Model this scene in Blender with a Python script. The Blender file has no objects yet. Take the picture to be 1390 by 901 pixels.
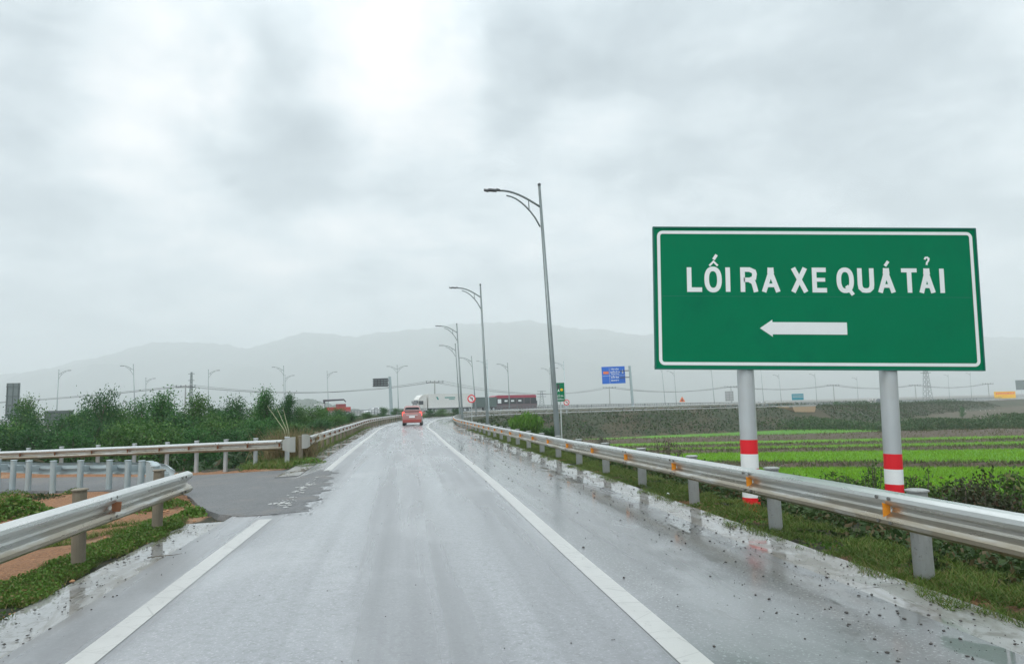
import bpy, math, random
import numpy as np
from mathutils import Vector, Matrix
random.seed(7); rng = np.random.default_rng(7)
R_ = math.radians
S = bpy.context.scene

# ------------------------------------------------------------------ camera
HC = 1.55; FP = 926.7; TH = math.atan(99.5/FP); RO = R_(1.5)
FWD = Vector((0, math.cos(TH), math.sin(TH))); U0 = Vector((0, -math.sin(TH), math.cos(TH))); X0 = Vector((1, 0, 0))
RT = math.cos(RO)*X0 - math.sin(RO)*U0; UP = math.sin(RO)*X0 + math.cos(RO)*U0
cd = bpy.data.cameras.new('camera'); cam = bpy.data.objects.new('camera', cd); S.collection.objects.link(cam)
m3 = Matrix((RT, UP, -FWD)).transposed()
cam.matrix_world = Matrix.Translation((0, 0, HC)) @ m3.to_4x4()
cd.sensor_width = 36; cd.lens = 36*FP/1390; cd.clip_start = .05; cd.clip_end = 20000
S.camera = cam

# ------------------------------------------------------------------ world and sun
SUN_EL, SUN_AZ = 52, 205          # degrees; azimuth clockwise from +Y
w = bpy.data.worlds.new('World'); S.world = w; w.use_nodes = True
N = w.node_tree.nodes; L = w.node_tree.links; N.clear()
def wn(t, **k):
    n = N.new(t)
    for a, b in k.items(): setattr(n, a, b)
    return n
sky = wn('ShaderNodeTexSky', sky_type='NISHITA', sun_disc=False); sky.sun_elevation = R_(SUN_EL); sky.sun_rotation = R_(SUN_AZ)
tc = wn('ShaderNodeTexCoord'); sep = wn('ShaderNodeSeparateXYZ'); L.new(tc.outputs['Generated'], sep.inputs[0])
def mth(op, a, b=None, c=None, cl=False):
    n = wn('ShaderNodeMath', operation=op, use_clamp=cl)
    for i, v in enumerate((a, b, c)):
        if v is None: continue
        if isinstance(v, (int, float)): n.inputs[i].default_value = v
        else: L.new(v, n.inputs[i])
    return n.outputs[0]
zz = mth('ADD', mth('MAXIMUM', sep.outputs[2], 0.0), 0.22)
cx = mth('DIVIDE', sep.outputs[0], zz); cy = mth('DIVIDE', sep.outputs[1], zz)
cmb = wn('ShaderNodeCombineXYZ'); L.new(cx, cmb.inputs[0]); L.new(cy, cmb.inputs[1])
def noise(scale, det, dist, rough=.5, off=0):
    mp = wn('ShaderNodeMapping'); mp.inputs['Location'].default_value = (off, off*.7, off*.3); L.new(cmb.outputs[0], mp.inputs[0])
    n = wn('ShaderNodeTexNoise'); n.inputs['Scale'].default_value = scale; n.inputs['Detail'].default_value = det
    n.inputs['Roughness'].default_value = rough; n.inputs['Distortion'].default_value = dist
    L.new(mp.outputs[0], n.inputs['Vector']); return n.outputs[0]
n1 = noise(1.1, 7, .25, .52, 3.1); n2 = noise(3.2, 7, .35, .55, 8.2)
n3 = noise(8.5, 6, .5, .6, 1.7)
val = mth('ADD', mth('ADD', mth('MULTIPLY', mth('SUBTRACT', n1, .5), .95), mth('MULTIPLY', mth('SUBTRACT', n2, .5), .62)), mth('MULTIPLY', mth('SUBTRACT', n3, .5), .22))
def pdir(x, y):
    return (FWD*FP + RT*(x-695) + UP*(450.5-y)).normalized()
wob = wn('ShaderNodeTexNoise'); wob.inputs['Scale'].default_value = 3.2; wob.inputs['Detail'].default_value = 6; L.new(tc.outputs['Generated'], wob.inputs['Vector'])
wv = wn('ShaderNodeVectorMath', operation='MULTIPLY_ADD'); L.new(wob.outputs['Color'], wv.inputs[0]); wv.inputs[1].default_value = (.42,)*3
sub = wn('ShaderNodeVectorMath', operation='SUBTRACT'); L.new(tc.outputs['Generated'], sub.inputs[0]); sub.inputs[1].default_value = (.21,)*3
L.new(sub.outputs[0], wv.inputs[2])
# bright breaks and darker bellies of the cloud deck: direction, radius, gain
for (bx, by, rad, gain) in [(590, 90, .14, .26), (540, 190, .24, .15), (205, 70, .14, .26), (260, 170, .17, .26), (120, 250, .2, .09), (370, 190, .15, -.26),
                            (310, 60, .16, -.22), (140, 70, .10, -.12), (50, 200, .14, -.16), (1150, 130, .35, -.06), (780, 60, .25, -.09), (60, 60, .14, -.04), (900, 180, .22, .05), (1300, 220, .3, .02), (470, 330, .35, .10), (700, 300, .35, .06), (1250, 60, .2, -.06), (700, 20, .12, -.08)]:
    ds = wn('ShaderNodeVectorMath', operation='DISTANCE'); L.new(wv.outputs[0], ds.inputs[0]); ds.inputs[1].default_value = pdir(bx, by)
    mr = wn('ShaderNodeMapRange', interpolation_type='SMOOTHSTEP'); L.new(ds.outputs['Value'], mr.inputs[0])
    mr.inputs[1].default_value = 0; mr.inputs[2].default_value = rad; mr.inputs[3].default_value = gain; mr.inputs[4].default_value = 0
    val = mth('ADD', val, mr.outputs[0])
cr = wn('ShaderNodeValToRGB'); L.new(mth('ADD', val, .5), cr.inputs[0])
e = cr.color_ramp.elements
e[0].position = .18; e[0].color = (.28, .335, .375, 1); e[1].position = .84; e[1].color = (1.0, 1.0, 1.0, 1)
a = e.new(.44); a.color = (.49, .56, .60, 1); a = e.new(.58); a.color = (.68, .75, .785, 1)
# overcast sky: brighter towards the zenith
mr = wn('ShaderNodeMapRange', interpolation_type='SMOOTHSTEP'); L.new(sep.outputs[2], mr.inputs[0])
mr.inputs[1].default_value = .42; mr.inputs[2].default_value = .95; mr.inputs[3].default_value = 9.2; mr.inputs[4].default_value = 22
vm = wn('ShaderNodeVectorMath', operation='SCALE'); L.new(cr.outputs[0], vm.inputs[0]); L.new(mr.outputs[0], vm.inputs['Scale'])
mix = wn('ShaderNodeMixRGB'); mix.inputs[0].default_value = .95; L.new(sky.outputs[0], mix.inputs[1]); L.new(vm.outputs[0], mix.inputs[2])
bg = wn('ShaderNodeBackground'); bg.inputs[1].default_value = .1; L.new(mix.outputs[0], bg.inputs[0])
wo = wn('ShaderNodeOutputWorld'); L.new(bg.outputs[0], wo.inputs[0])
sl = bpy.data.lights.new('sun', 'SUN'); sl.energy = 1.3; sl.angle = R_(25); sl.color = (1, .97, .93)
so = bpy.data.objects.new('sun', sl); S.collection.objects.link(so)
sdir = Vector((math.sin(R_(SUN_AZ))*math.cos(R_(SUN_EL)), math.cos(R_(SUN_AZ))*math.cos(R_(SUN_EL)), math.sin(R_(SUN_EL))))
so.rotation_euler = sdir.to_track_quat('Z', 'Y').to_euler()
S.view_settings.view_transform = 'Standard'; S.view_settings.look = 'None'; S.view_settings.exposure = 0.48; S.view_settings.gamma = 1
S.view_settings.use_curve_mapping = False
S.render.engine = 'CYCLES'
S.cycles.volume_bounces = 2; S.cycles.max_bounces = 6

# ------------------------------------------------------------------ survey helpers
def G(x, y, z=0.0):
    d = FWD*FP + RT*(x-695) + UP*(450.5-y); t = (z-HC)/d.z; return Vector((0, 0, HC)) + d*t
def AT(x, y, Y):
    d = FWD*FP + RT*(x-695) + UP*(450.5-y); t = Y/d.y; return Vector((0, 0, HC)) + d*t

# ------------------------------------------------------------------ materials
MATS = {}
class NT:
    def __init__(s, name):
        s.m = bpy.data.materials.new(name); s.m.use_nodes = True; s.t = s.m.node_tree; s.N = s.t.nodes; s.L = s.t.links
        s.b = s.N['Principled BSDF']
    def n(s, t, **k):
        q = s.N.new(t)
        for a_, b_ in k.items(): setattr(q, a_, b_)
        return q
    def set(s, q, i, v):
        if isinstance(v, bpy.types.NodeSocket): s.L.new(v, q.inputs[i])
        else: q.inputs[i].default_value = v
    def coord(s, kind='Object', scale=(1, 1, 1), rot=0.0):
        c = s.n('ShaderNodeTexCoord'); mp = s.n('ShaderNodeMapping'); mp.inputs['Scale'].default_value = scale; mp.inputs['Rotation'].default_value = (0, 0, rot)
        s.L.new(c.outputs[kind], mp.inputs[0]); return mp.outputs[0]
    def noise(s, vec, sc, det=4, rough=.55, dist=0):
        q = s.n('ShaderNodeTexNoise'); s.L.new(vec, q.inputs['Vector'])
        q.inputs['Scale'].default_value = sc; q.inputs['Detail'].default_value = det; q.inputs['Roughness'].default_value = rough; q.inputs['Distortion'].default_value = dist
        return q.outputs[0]
    def math(s, op, a_, b_=0.0, cl=False):
        q = s.n('ShaderNodeMath', operation=op, use_clamp=cl); s.set(q, 0, a_); s.set(q, 1, b_); return q.outputs[0]
    def rng(s, v, a_, b_, c_=0.0, d_=1.0):
        q = s.n('ShaderNodeMapRange', interpolation_type='SMOOTHSTEP'); s.set(q, 0, v)
        for i, x in enumerate((a_, b_, c_, d_)): s.set(q, i+1, x)
        return q.outputs[0]
    def mix(s, f, a_, b_):
        q = s.n('ShaderNodeMixRGB'); s.set(q, 0, f)
        for i, v in ((1, a_), (2, b_)):
            if isinstance(v, tuple) and len(v) == 3: v = (*v, 1)
            s.set(q, i, v)
        return q.outputs[0]
    def bump(s, h, st=.3, d=.02):
        q = s.n('ShaderNodeBump'); q.inputs['Strength'].default_value = st; q.inputs['Distance'].default_value = d
        s.L.new(h, q.inputs['Height']); s.L.new(q.outputs[0], s.b.inputs['Normal'])
    def out(s, **k):
        for a_, v in k.items():
            nm = {'col': 'Base Color', 'rough': 'Roughness', 'metal': 'Metallic', 'coat': 'Coat Weight', 'crough': 'Coat Roughness', 'ior': 'IOR', 'cior': 'Coat IOR', 'em': 'Emission Color', 'ems': 'Emission Strength', 'alpha': 'Alpha', 'spec': 'Specular IOR Level'}[a_]
            if isinstance(v, tuple) and len(v) == 3: v = (*v, 1)
            s.set(s.b, nm, v)
        return s.m
def plain(name, col, rough=.5, metal=0.0, var=.12, sc=3.0, coat=0.0, bump=0.0, dirt=None):
    """painted or cast surface with a little wear"""
    if name in MATS: return MATS[name]
    t = NT(name); v = t.coord(); n = t.noise(v, sc, 6, .6)
    lo = tuple(c*(1-var) for c in col); hi = tuple(min(1, c*(1+var)) for c in col)
    c = t.mix(n, lo, hi)
    if dirt: c = t.mix(t.rng(t.noise(v, sc*.6, 5, .65, .4), .52, .72, 0, .6), c, dirt)
    t.out(col=c, rough=t.rng(n, .2, .8, rough*.85, min(1, rough*1.15)), metal=metal, coat=coat)
    if bump: t.bump(t.noise(v, sc*14, 3), bump, .01)
    MATS[name] = t.m; return t.m
def leafmat(name, c0, c1, c2=None, rough=.55):
    if name in MATS: return MATS[name]
    t = NT(name); g = t.n('ShaderNodeNewGeometry'); r = g.outputs['Random Per Island']
    c = t.mix(r, c0, c1)
    if c2: c = t.mix(t.rng(r, .8, .9), c, c2)
    v = t.coord(); c = t.mix(t.rng(t.noise(v, .9, 3), .3, .7, 0, .45), c, tuple(x*.62 for x in c0))
    t.out(col=c, rough=rough); t.b.inputs['Specular IOR Level'].default_value = .25
    tr = t.n('ShaderNodeBsdfTranslucent'); t.L.new(c, tr.inputs[0]); mx = t.n('ShaderNodeMixShader'); mx.inputs[0].default_value = .25
    t.L.new(t.b.outputs[0], mx.inputs[1]); t.L.new(tr.outputs[0], mx.inputs[2]); t.L.new(mx.outputs[0], t.N['Material Output'].inputs[0])
    MATS[name] = t.m; return t.m

# wet asphalt, UV in metres (u across the road from its centre line, v along)
def asphalt():
    t = NT('wet_asphalt'); uv = t.coord('UV'); uvs = t.coord('UV', (1, .22, 1))
    sp = t.n('ShaderNodeSeparateXYZ'); t.L.new(uv, sp.inputs[0]); u = sp.outputs[0]; vv = sp.outputs[1]
    big = t.noise(t.coord('UV', (1, .12, 1)), .9, 5, .6, .3); uvr = t.coord('UV', (1, 1, 1), .66); tiny = t.noise(uvr, 42, 3, .65, .4); grit = t.noise(uvr, 13, 6, .8, .5); stk = t.noise(t.coord('UV', (4, .12, 1)), 1.4, 5, .65)
    shoulder = t.rng(t.math('ADD', u, t.math('MULTIPLY', t.math('SUBTRACT', big, .5), .3)), 1.8, 2.15)
    c = t.mix(big, (.175, .182, .195), (.265, .274, .288))
    # dry / worn wheel tracks polished pale
    trk = t.math('ABSOLUTE', t.math('SUBTRACT', t.math('ABSOLUTE', u), .85)); c = t.mix(t.rng(trk, .1, .55, .22, 0), c, (.34, .355, .37))
    c = t.mix(shoulder, c, t.mix(big, (.06, .068, .068), (.13, .136, .138)))
    c = t.mix(t.rng(stk, .42, .68, 0, .22), c, (.20, .205, .22)); c = t.mix(t.rng(grit, .44, .68, 0, .55), c, (.10, .105, .108))
    c = t.mix(t.rng(tiny, .54, .68, 0, .6), c, (.44, .45, .46)); c = t.mix(t.rng(t.noise(uvr, 27, 4, .75, .4), .58, .7, 0, .7), c, (.06, .062, .065)); lane = t.noise(t.coord('UV', (1.6, .035, 1)), 1.0, 4, .6, .2); c = t.mix(t.rng(lane, .36, .62, .65, 0), c, (.12, .124, .13)); wv_ = t.noise(t.coord('UV', (.5, .3, 1)), 1.0, 5, .65, .6); c = t.mix(t.rng(wv_, .5, .66, 0, .35), c, (.36, .37, .38))
    # rusty-brown silt in patches near the gutters
    sil = t.math('MULTIPLY', t.rng(t.math('ABSOLUTE', t.math('ADD', u, -.55)), 2.35, 3.4), t.rng(t.noise(uvs, 1.7, 5, .65), .42, .62, 0, .55)); c = t.mix(sil, c, (.13, .11, .085))
    # puddles: where the ground dips, mirror smooth
    pn = t.noise(t.coord('UV', (1, .55, 1)), 1.35, 6, .68, .5)
    edge = t.rng(t.math('ABSOLUTE', t.math('ADD', u, -.55)), 2.0, 3.4, -.09, .085)
    pud = t.math('MULTIPLY', t.rng(t.math('ADD', pn, edge), .545, .585), t.rng(u, 1.9, 2.3))
    rg = t.math('ADD', t.math('ADD', t.rng(big, .3, .7, .16, .30), t.rng(lane, .36, .62, .10, -.03)), t.math('MULTIPLY', shoulder, -.06))
    rough = t.mix(pud, rg, (.03, .03, .03)); c = t.mix(t.math('MULTIPLY', pud, .6), c, (.10, .105, .10))
    t.out(col=c, rough=.6, coat=1.0, crough=rough, cior=1.48, ior=1.45)
    h = t.math('ADD', t.math('MULTIPLY', tiny, .5), t.math('MULTIPLY', grit, .5)); h = t.math('MULTIPLY', h, t.math('SUBTRACT', 1.0, t.math('MULTIPLY', pud, .97)))
    t.bump(h, .12, .005)
    return t.m
def concrete_gutter():
    t = NT('wet_concrete'); uv = t.coord('UV'); uvs = t.coord('UV', (1, .35, 1)); sp = t.n('ShaderNodeSeparateXYZ'); t.L.new(uv, sp.inputs[0])
    n = t.noise(uvs, 2.2, 6, .6, .4); f = t.noise(uv, 30, 4, .7); md = t.noise(uvs, 1.3, 6, .7, .8)
    c = t.mix(n, (.20, .20, .195), (.34, .34, .33)); c = t.mix(t.rng(md, .42, .56, 0, .9), c, (.12, .105, .08)); c = t.mix(t.rng(t.noise(uv, 5, 6, .75, .5), .52, .62, 0, .7), c, (.09, .075, .055)); c = t.mix(t.rng(f, .6, .72, 0, .6), c, (.08, .07, .055))
    br = t.math('FRACT', t.math('MULTIPLY', sp.outputs[1], .4)); c = t.mix(t.rng(t.math('ABSOLUTE', t.math('SUBTRACT', br, .5)), .0, .008, .8, 0), c, (.06, .055, .05))
    pn = t.noise(uvs, 1.6, 5, .6, .6); pud = t.rng(pn, .43, .5)
    t.out(col=c, rough=.55, coat=1.0, crough=t.rng(pud, 0, 1, .3, .03), cior=1.6)
    t.bump(t.math('MULTIPLY', f, t.math('SUBTRACT', 1.0, pud)), .4, .008); return t.m
def road_paint():
    t = NT('road_paint'); uv = t.coord('UV'); w_ = t.noise(uv, 9, 6, .7); b = t.noise(uv, 1.5, 5, .6); f = t.noise(uv, 60, 3, .6)
    c = t.mix(b, (.36, .36, .345), (.49, .49, .47)); c = t.mix(t.rng(w_, .56, .68, 0, .75), c, (.27, .27, .26)); c = t.mix(t.rng(f, .6, .7, 0, .5), c, (.3, .3, .29))
    # cracks across the thermoplastic
    q = t.n('ShaderNodeTexVoronoi', feature='DISTANCE_TO_EDGE'); t.L.new(t.coord('UV', (2.0, 4.2, 1)), q.inputs['Vector']); q.inputs['Scale'].default_value = 1.0
    c = t.mix(t.rng(q.outputs[0], 0, .02, .55, 0), c, (.2, .2, .19))
    t.out(col=c, rough=.5, coat=.7, crough=.3); t.bump(f, .25, .004); return t.m
def new_tar():
    t = NT('fresh_asphalt'); v = t.coord(); n = t.noise(v, 45, 4, .7); m_ = t.noise(v, 1.1, 5, .6); k = t.noise(v, 7, 5, .7)
    c = t.mix(m_, (.055, .057, .059), (.105, .108, .11)); c = t.mix(t.rng(n, .52, .66, 0, .8), c, (.24, .245, .25)); c = t.mix(t.rng(k, .52, .68, 0, .6), c, (.03, .03, .032)); c = t.mix(t.rng(t.noise(v, .7, 5, .7), .5, .62, 0, .45), c, (.15, .13, .11))
    t.out(col=c, rough=.6, coat=.22, crough=.4); t.bump(n, .9, .012); return t.m
def galv(name, base=(.52, .545, .55), dirt=(.36, .31, .21), amt=.6, metal=.55):
    if name in MATS: return MATS[name]
    t = NT(name); v = t.coord(); vs = t.coord('Object', (1, 1, 1)); n = t.noise(v, 5, 6, .6); b = t.noise(v, 1.3, 5, .65, .5); f = t.noise(v, 40, 4, .6)
    c = t.mix(n, tuple(x*.86 for x in base), base); c = t.mix(t.rng(b, .45, .68, 0, amt), c, dirt); c = t.mix(t.rng(f, .62, .74, 0, .3), c, tuple(x*.5 for x in base))
    t.out(col=c, rough=t.rng(n, .3, .7, .33, .5), metal=metal); MATS[name] = t.m; return t.m
def beam_mat():
    # galvanised beam: silt on the lower hump and groove, browned further to paint in their shade (uv.x = height on the profile)
    t = NT('guardrail_steel'); uv = t.coord('UV'); sp = t.n('ShaderNodeSeparateXYZ'); t.L.new(uv, sp.inputs[0]); uvs = t.coord('UV', (3, .5, 1)); st = t.coord('UV', (14, 1.2, 1))
    n = t.noise(uvs, 2.2, 6, .65, .4); f = t.noise(t.coord('UV', (1, 1, 1)), 45, 4, .6); s2 = t.noise(st, 1.0, 5, .6)
    c = t.mix(n, (.56, .58, .57), (.76, .77, .755)); c = t.mix(t.rng(s2, .45, .7, 0, .35), c, (.44, .45, .44))
    d = t.math('MULTIPLY', t.rng(sp.outputs[0], -.10, .10, 1, 0), t.rng(n, .22, .55)); c = t.mix(t.math('MULTIPLY', d, .85), c, (.30, .245, .155))
    c = t.mix(t.rng(f, .6, .74, 0, .3), c, (.25, .22, .17))
    t.out(col=c, rough=t.rng(s2, .3, .7, .25, .38), metal=.85); t.bump(s2, .08, .01); return t.m
def post_mat():
    t = NT('guardrail_post'); v = t.coord(); n = t.noise(v, 6, 6, .6); f = t.noise(v, 35, 4, .7)
    c = t.mix(n, (.27, .28, .27), (.42, .43, .42)); c = t.mix(t.rng(n, .5, .66, 0, .55), c, (.24, .21, .16)); c = t.mix(t.rng(f, .6, .68, 0, .5), c, (.1, .09, .07))
    t.out(col=c, rough=.5, metal=.35); t.bump(f, .2, .005); return t.m
def ground_mat():
    t = NT('ground'); v = t.coord(); at = t.n('ShaderNodeVertexColor'); at.layer_name = 'kinds'; sp = t.n('ShaderNodeSeparateColor'); t.L.new(at.outputs[0], sp.inputs[0])
    a1 = t.noise(v, .35, 6, .65, .3); b1 = t.noise(v, 2.5, 6, .65); f = t.noise(v, 22, 5, .7)
    gr = t.mix(t.rng(a1, .35, .65), (.02, .036, .014), (.034, .04, .018)); gr = t.mix(t.rng(t.noise(v, .12, 5, .6), .45, .6, 0, .75), gr, (.075, .052, .03)); gr = t.mix(t.rng(b1, .45, .65, 0, .6), gr, (.075, .058, .036)); gr = t.mix(t.rng(f, .4, .7, 0, .6), gr, (.025, .045, .016))
    so_ = t.mix(b1, (.25, .11, .045), (.43, .21, .095)); so_ = t.mix(t.rng(f, .46, .62, 0, .85), so_, (.15, .075, .04)); so_ = t.mix(t.rng(t.noise(v, 60, 3, .7), .55, .65, 0, .7), so_, (.48, .32, .20)); so_ = t.mix(t.rng(a1, .52, .62, 0, .5), so_, (.40, .28, .18))
    md = t.mix(b1, (.055, .045, .028), (.10, .08, .045))
    fs = t.rng(t.math('ADD', sp.outputs[0], t.math('MULTIPLY', t.math('SUBTRACT', b1, .5), .9)), .35, .6)
    c = t.mix(fs, gr, so_); fm = t.rng(t.math('ADD', sp.outputs[1], t.math('MULTIPLY', t.math('SUBTRACT', b1, .5), .9)), .35, .6); c = t.mix(fm, c, md)
    t.out(col=c, rough=.9); t.bump(t.math('ADD', b1, f), 1.0, .07); return t.m
def rice():
    t = NT('rice_shoots'); v = t.coord(); vs = t.coord('Object', (.25, 1, 1)); a1 = t.noise(vs, .12, 5, .6, .3); b1 = t.noise(v, 1.2, 5, .65); f = t.noise(v, 9, 4, .7)
    c = t.mix(t.rng(a1, .3, .7), (.06, .22, .005), (.12, .31, .008)); c = t.mix(t.rng(b1, .45, .7, 0, .6), c, (.03, .12, .005)); c = t.mix(t.rng(f, .5, .7, 0, .5), c, (.03, .085, .008))
    t.out(col=c, rough=.8); t.bump(f, .6, .08); return t.m

M_ASPH = asphalt(); M_GUT = concrete_gutter(); M_PAINT = road_paint(); M_TAR = new_tar(); M_BEAM = beam_mat(); M_POST = post_mat(); M_GROUND = ground_mat(); M_RICE = rice()
M_GALV = galv('galvanised_pole', (.60, .63, .64), (.5, .5, .47), .35, .6); M_LAMP = galv('lamp_pole_steel', (.20, .235, .235), (.12, .13, .12), .4, .4)
M_BLUEG = galv('new_galvanised', (.42, .50, .52), (.3, .36, .37), .3, .35)
M_REFO = plain('amber_reflector', (.85, .30, .02), .35, var=.2, sc=30, dirt=(.3, .12, .03)); M_REFR = plain('rusty_reflector', (.26, .10, .04), .6, var=.3, sc=30)
M_DARK = plain('dark_fitting', (.05, .055, .06), .5); M_BOLT = plain('bolt', (.12, .12, .11), .5)
M_GREEN = plain('sign_green', (0.0, .18, .08), .6, var=.14, sc=.9, dirt=(0.0, .13, .07)); M_GREEN.node_tree.nodes['Principled BSDF'].inputs['Specular IOR Level'].default_value = .08; M_WHITE = plain('sign_white', (.80, .82, .82), .5, var=.04, sc=8); M_RED = plain('sign_red', (.74, .01, .02), .4, var=.08, sc=4)
M_BLUE = plain('sign_blue', (.0, .13, .62), .4); M_TEAL = plain('sign_teal', (.0, .25, .33), .4); M_ORANGE = plain('sign_orange', (.85, .20, .06), .4); M_YELLOW = plain('sign_yellow', (.95, .50, .0), .4); M_BACK = plain('sign_back', (.22, .26, .26), .5, metal=.3)
M_CONC = plain('concrete', (.36, .37, .36), .8, var=.2, sc=.6, bump=.2, dirt=(.2, .2, .18)); M_SAND = plain('sandstone_concrete', (.46, .33, .21), .85, var=.18, sc=.5)
M_TYRE = plain('tyre', (.02, .02, .02), .8); M_GLASS = plain('car_glass', (.025, .03, .035), .12, coat=.5, var=.3); M_BARK = plain('bark', (.12, .10, .075), .9, var=.35, sc=6, bump=.5)
M_STONE = plain('grit', (.055, .05, .045), .7, var=.4, sc=9)

# ------------------------------------------------------------------ object helpers
def link(name, me, parent=None, mat=None, loc=None, smooth=False):
    o = bpy.data.objects.new(name, me); S.collection.objects.link(o)
    if mat and me and not me.materials: me.materials.append(mat)
    if parent: o.parent = parent
    if loc is not None: o.location = loc
    if smooth and me: me.polygons.foreach_set('use_smooth', [True]*len(me.polygons))
    return o
def tag(o, label=None, cat=None, group=None, kind=None):
    if label: o['label'] = label
    if cat: o['category'] = cat
    if group: o['group'] = group
    if kind: o['kind'] = kind
    return o
def thing(name, label, cat, loc=(0, 0, 0), rz=0, group=None):
    o = bpy.data.objects.new(name, None); S.collection.objects.link(o); o.location = loc; o.rotation_euler = (0, 0, rz)
    o.empty_display_size = .2
    return tag(o, label, cat, group)
class MB:
    def __init__(s): s.v = []; s.f = []; s.b = []
    def add(s, vs, fs):
        k = len(s.v); s.b.append((len(s.v), len(s.f))); s.v += [tuple(p) for p in vs]; s.f += [tuple(i+k for i in f) for f in fs]; return s
    def box(s, c, d, rz=0, M=None, taper=1.0):
        x, y, z = d[0]/2, d[1]/2, d[2]/2; vs = []
        for sz in (-1, 1):
            tt = taper if sz > 0 else 1
            for sx, sy in ((-1, -1), (1, -1), (1, 1), (-1, 1)):
                p = Vector((sx*x*tt, sy*y*tt, sz*z))
                if rz: p = Matrix.Rotation(rz, 3, 'Z') @ p
                if M: p = M @ p
                vs.append(p + Vector(c))
        return s.add(vs, [(3, 2, 1, 0), (4, 5, 6, 7), (0, 1, 5, 4), (1, 2, 6, 5), (2, 3, 7, 6), (3, 0, 4, 7)])
    def tube(s, pts, rad, n=10, cap=True):
        pts = [Vector(p) for p in pts]; rad = rad if isinstance(rad, (list, tuple)) else [rad]*len(pts); vs = []; fs = []
        for i, p in enumerate(pts):
            t = (pts[min(i+1, len(pts)-1)] - pts[max(i-1, 0)]).normalized(); a_ = Vector((0, 0, 1)) if abs(t.z) < .9 else Vector((1, 0, 0))
            u = t.cross(a_).normalized(); v = t.cross(u)
            for k in range(n):
                q = 2*math.pi*k/n; vs.append(p + (u*math.cos(q) + v*math.sin(q))*rad[i])
        for i in range(len(pts)-1):
            for k in range(n): fs.append((i*n+k, i*n+(k+1) % n, (i+1)*n+(k+1) % n, (i+1)*n+k))
        if cap: fs += [tuple(range(n-1, -1, -1)), tuple(range((len(pts)-1)*n, len(pts)*n))]
        return s.add(vs, fs)
    def prism(s, poly, y0, y1, M=None):
        """polygon in x,z extruded along y"""
        n = len(poly); vs = [Vector((x, y0, z)) for x, z in poly] + [Vector((x, y1, z)) for x, z in poly]
        if M: vs = [M @ p for p in vs]
        return s.add(vs, [tuple(range(n)), tuple(range(2*n-1, n-1, -1))] + [(i, i+n, (i+1) % n+n, (i+1) % n) for i in range(n)])
    def mesh(s, name='m'):
        me = bpy.data.meshes.new(name); me.from_pydata(s.v, [], s.f); me.update(); return me
    def each(s, name, mat, parent=None):
        out = []; B = s.b+[(len(s.v), len(s.f))]
        for (v0, f0), (v1, f1) in zip(B[:-1], B[1:]):
            m_ = MB(); m_.add(s.v[v0:v1], [tuple(i-v0 for i in f) for f in s.f[f0:f1]]); out.append(m_.build(name, mat, parent))
        return out
    def build(s, name, mat, parent=None, loc=None, smooth=False): return link(name, s.mesh(name), parent, mat, loc, smooth)
def quads(name, V, mat, parent=None, k=4):
    """V: (n*k,3) array, every k vertices a face"""
    n = len(V)//k; me = bpy.data.meshes.new(name); me.vertices.add(len(V)); me.vertices.foreach_set('co', V.astype(np.float32).ravel())
    me.loops.add(n*k); me.loops.foreach_set('vertex_index', np.arange(n*k, dtype=np.int32)); me.polygons.add(n)
    me.polygons.foreach_set('loop_start', np.arange(0, n*k, k, dtype=np.int32)); me.polygons.foreach_set('loop_total', np.full(n, k, dtype=np.int32)); me.update(); me.validate()
    return link(name, me, parent, mat)
def leaves(P, size, aspect=2.2, up=0.0, droop=0.0):
    """leaf-shaped quads (kite) centred at P (n,3); up biases the long axis upward"""
    n = len(P); sz = (size*(0.6+.8*rng.random(n)))[:, None] if np.isscalar(size) else (size*(0.6+.8*rng.random(n)))[:, None]
    a_ = rng.normal(size=(n, 3)); a_[:, 2] += up; a_ /= np.linalg.norm(a_, axis=1)[:, None]
    b_ = np.cross(a_, rng.normal(size=(n, 3))); b_ /= np.linalg.norm(b_, axis=1)[:, None]+1e-9
    V = np.stack([P-a_*sz*.5, P+b_*sz*.5/aspect-a_*sz*.05, P+a_*sz*.5, P-b_*sz*.5/aspect-a_*sz*.05], 1); return V.reshape(-1, 3)
def blades(P, h, wd, lean=.35):
    n = len(P); hh = (h*(.5+rng.random(n)))[:, None]; th = rng.random(n)*6.283; d = np.stack([np.cos(th), np.sin(th), 0*th], 1); l = rng.normal(size=(n, 2))*lean
    top = P + np.concatenate([l, np.ones((n, 1))], 1)*hh; return np.stack([P-d*wd/2, P+d*wd/2, top], 1).reshape(-1, 3)

# ------------------------------------------------------------------ alignments
def catmull(P, step=1.0):
    P = [np.array(p, float) for p in P]; out = []
    for i in range(len(P)-1):
        p0 = P[max(i-1, 0)]; p1 = P[i]; p2 = P[i+1]; p3 = P[min(i+2, len(P)-1)]; n = max(2, int(np.linalg.norm((p2-p1)[:2])/step))
        for k in range(n):
            t = k/n; out.append(.5*((2*p1)+(p2-p0)*t+(2*p0-5*p1+4*p2-p3)*t*t+(3*p1-p0-3*p2+p3)*t**3))
    out.append(P[-1]); return np.array(out)
RAMP = catmull([(.3, -6), (-.25, 0), (-.93, 4.7), (-1.9, 11.2), (-2.8, 17), (-3.65, 22.2), (-4.9, 30), (-6.75, 42), (-9.2, 58), (-10.9, 76), (-11.5, 92), (-10.2, 108), (-5.0, 121), (5, 130), (19, 136), (38, 142), (60, 153), (88, 182), (118, 216)], .8)
RAMP = catmull([tuple(RAMP[0])]+[tuple(p) for p in RAMP[8:-8:8]]+[(118, 216), (150, 248), (205, 298), (262, 346)], .8)
RAMPZ = np.interp(RAMP[:, 0], [30, 60, 88, 150, 262], [0, -.12, -.8, -1.4, -1.8])
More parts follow.
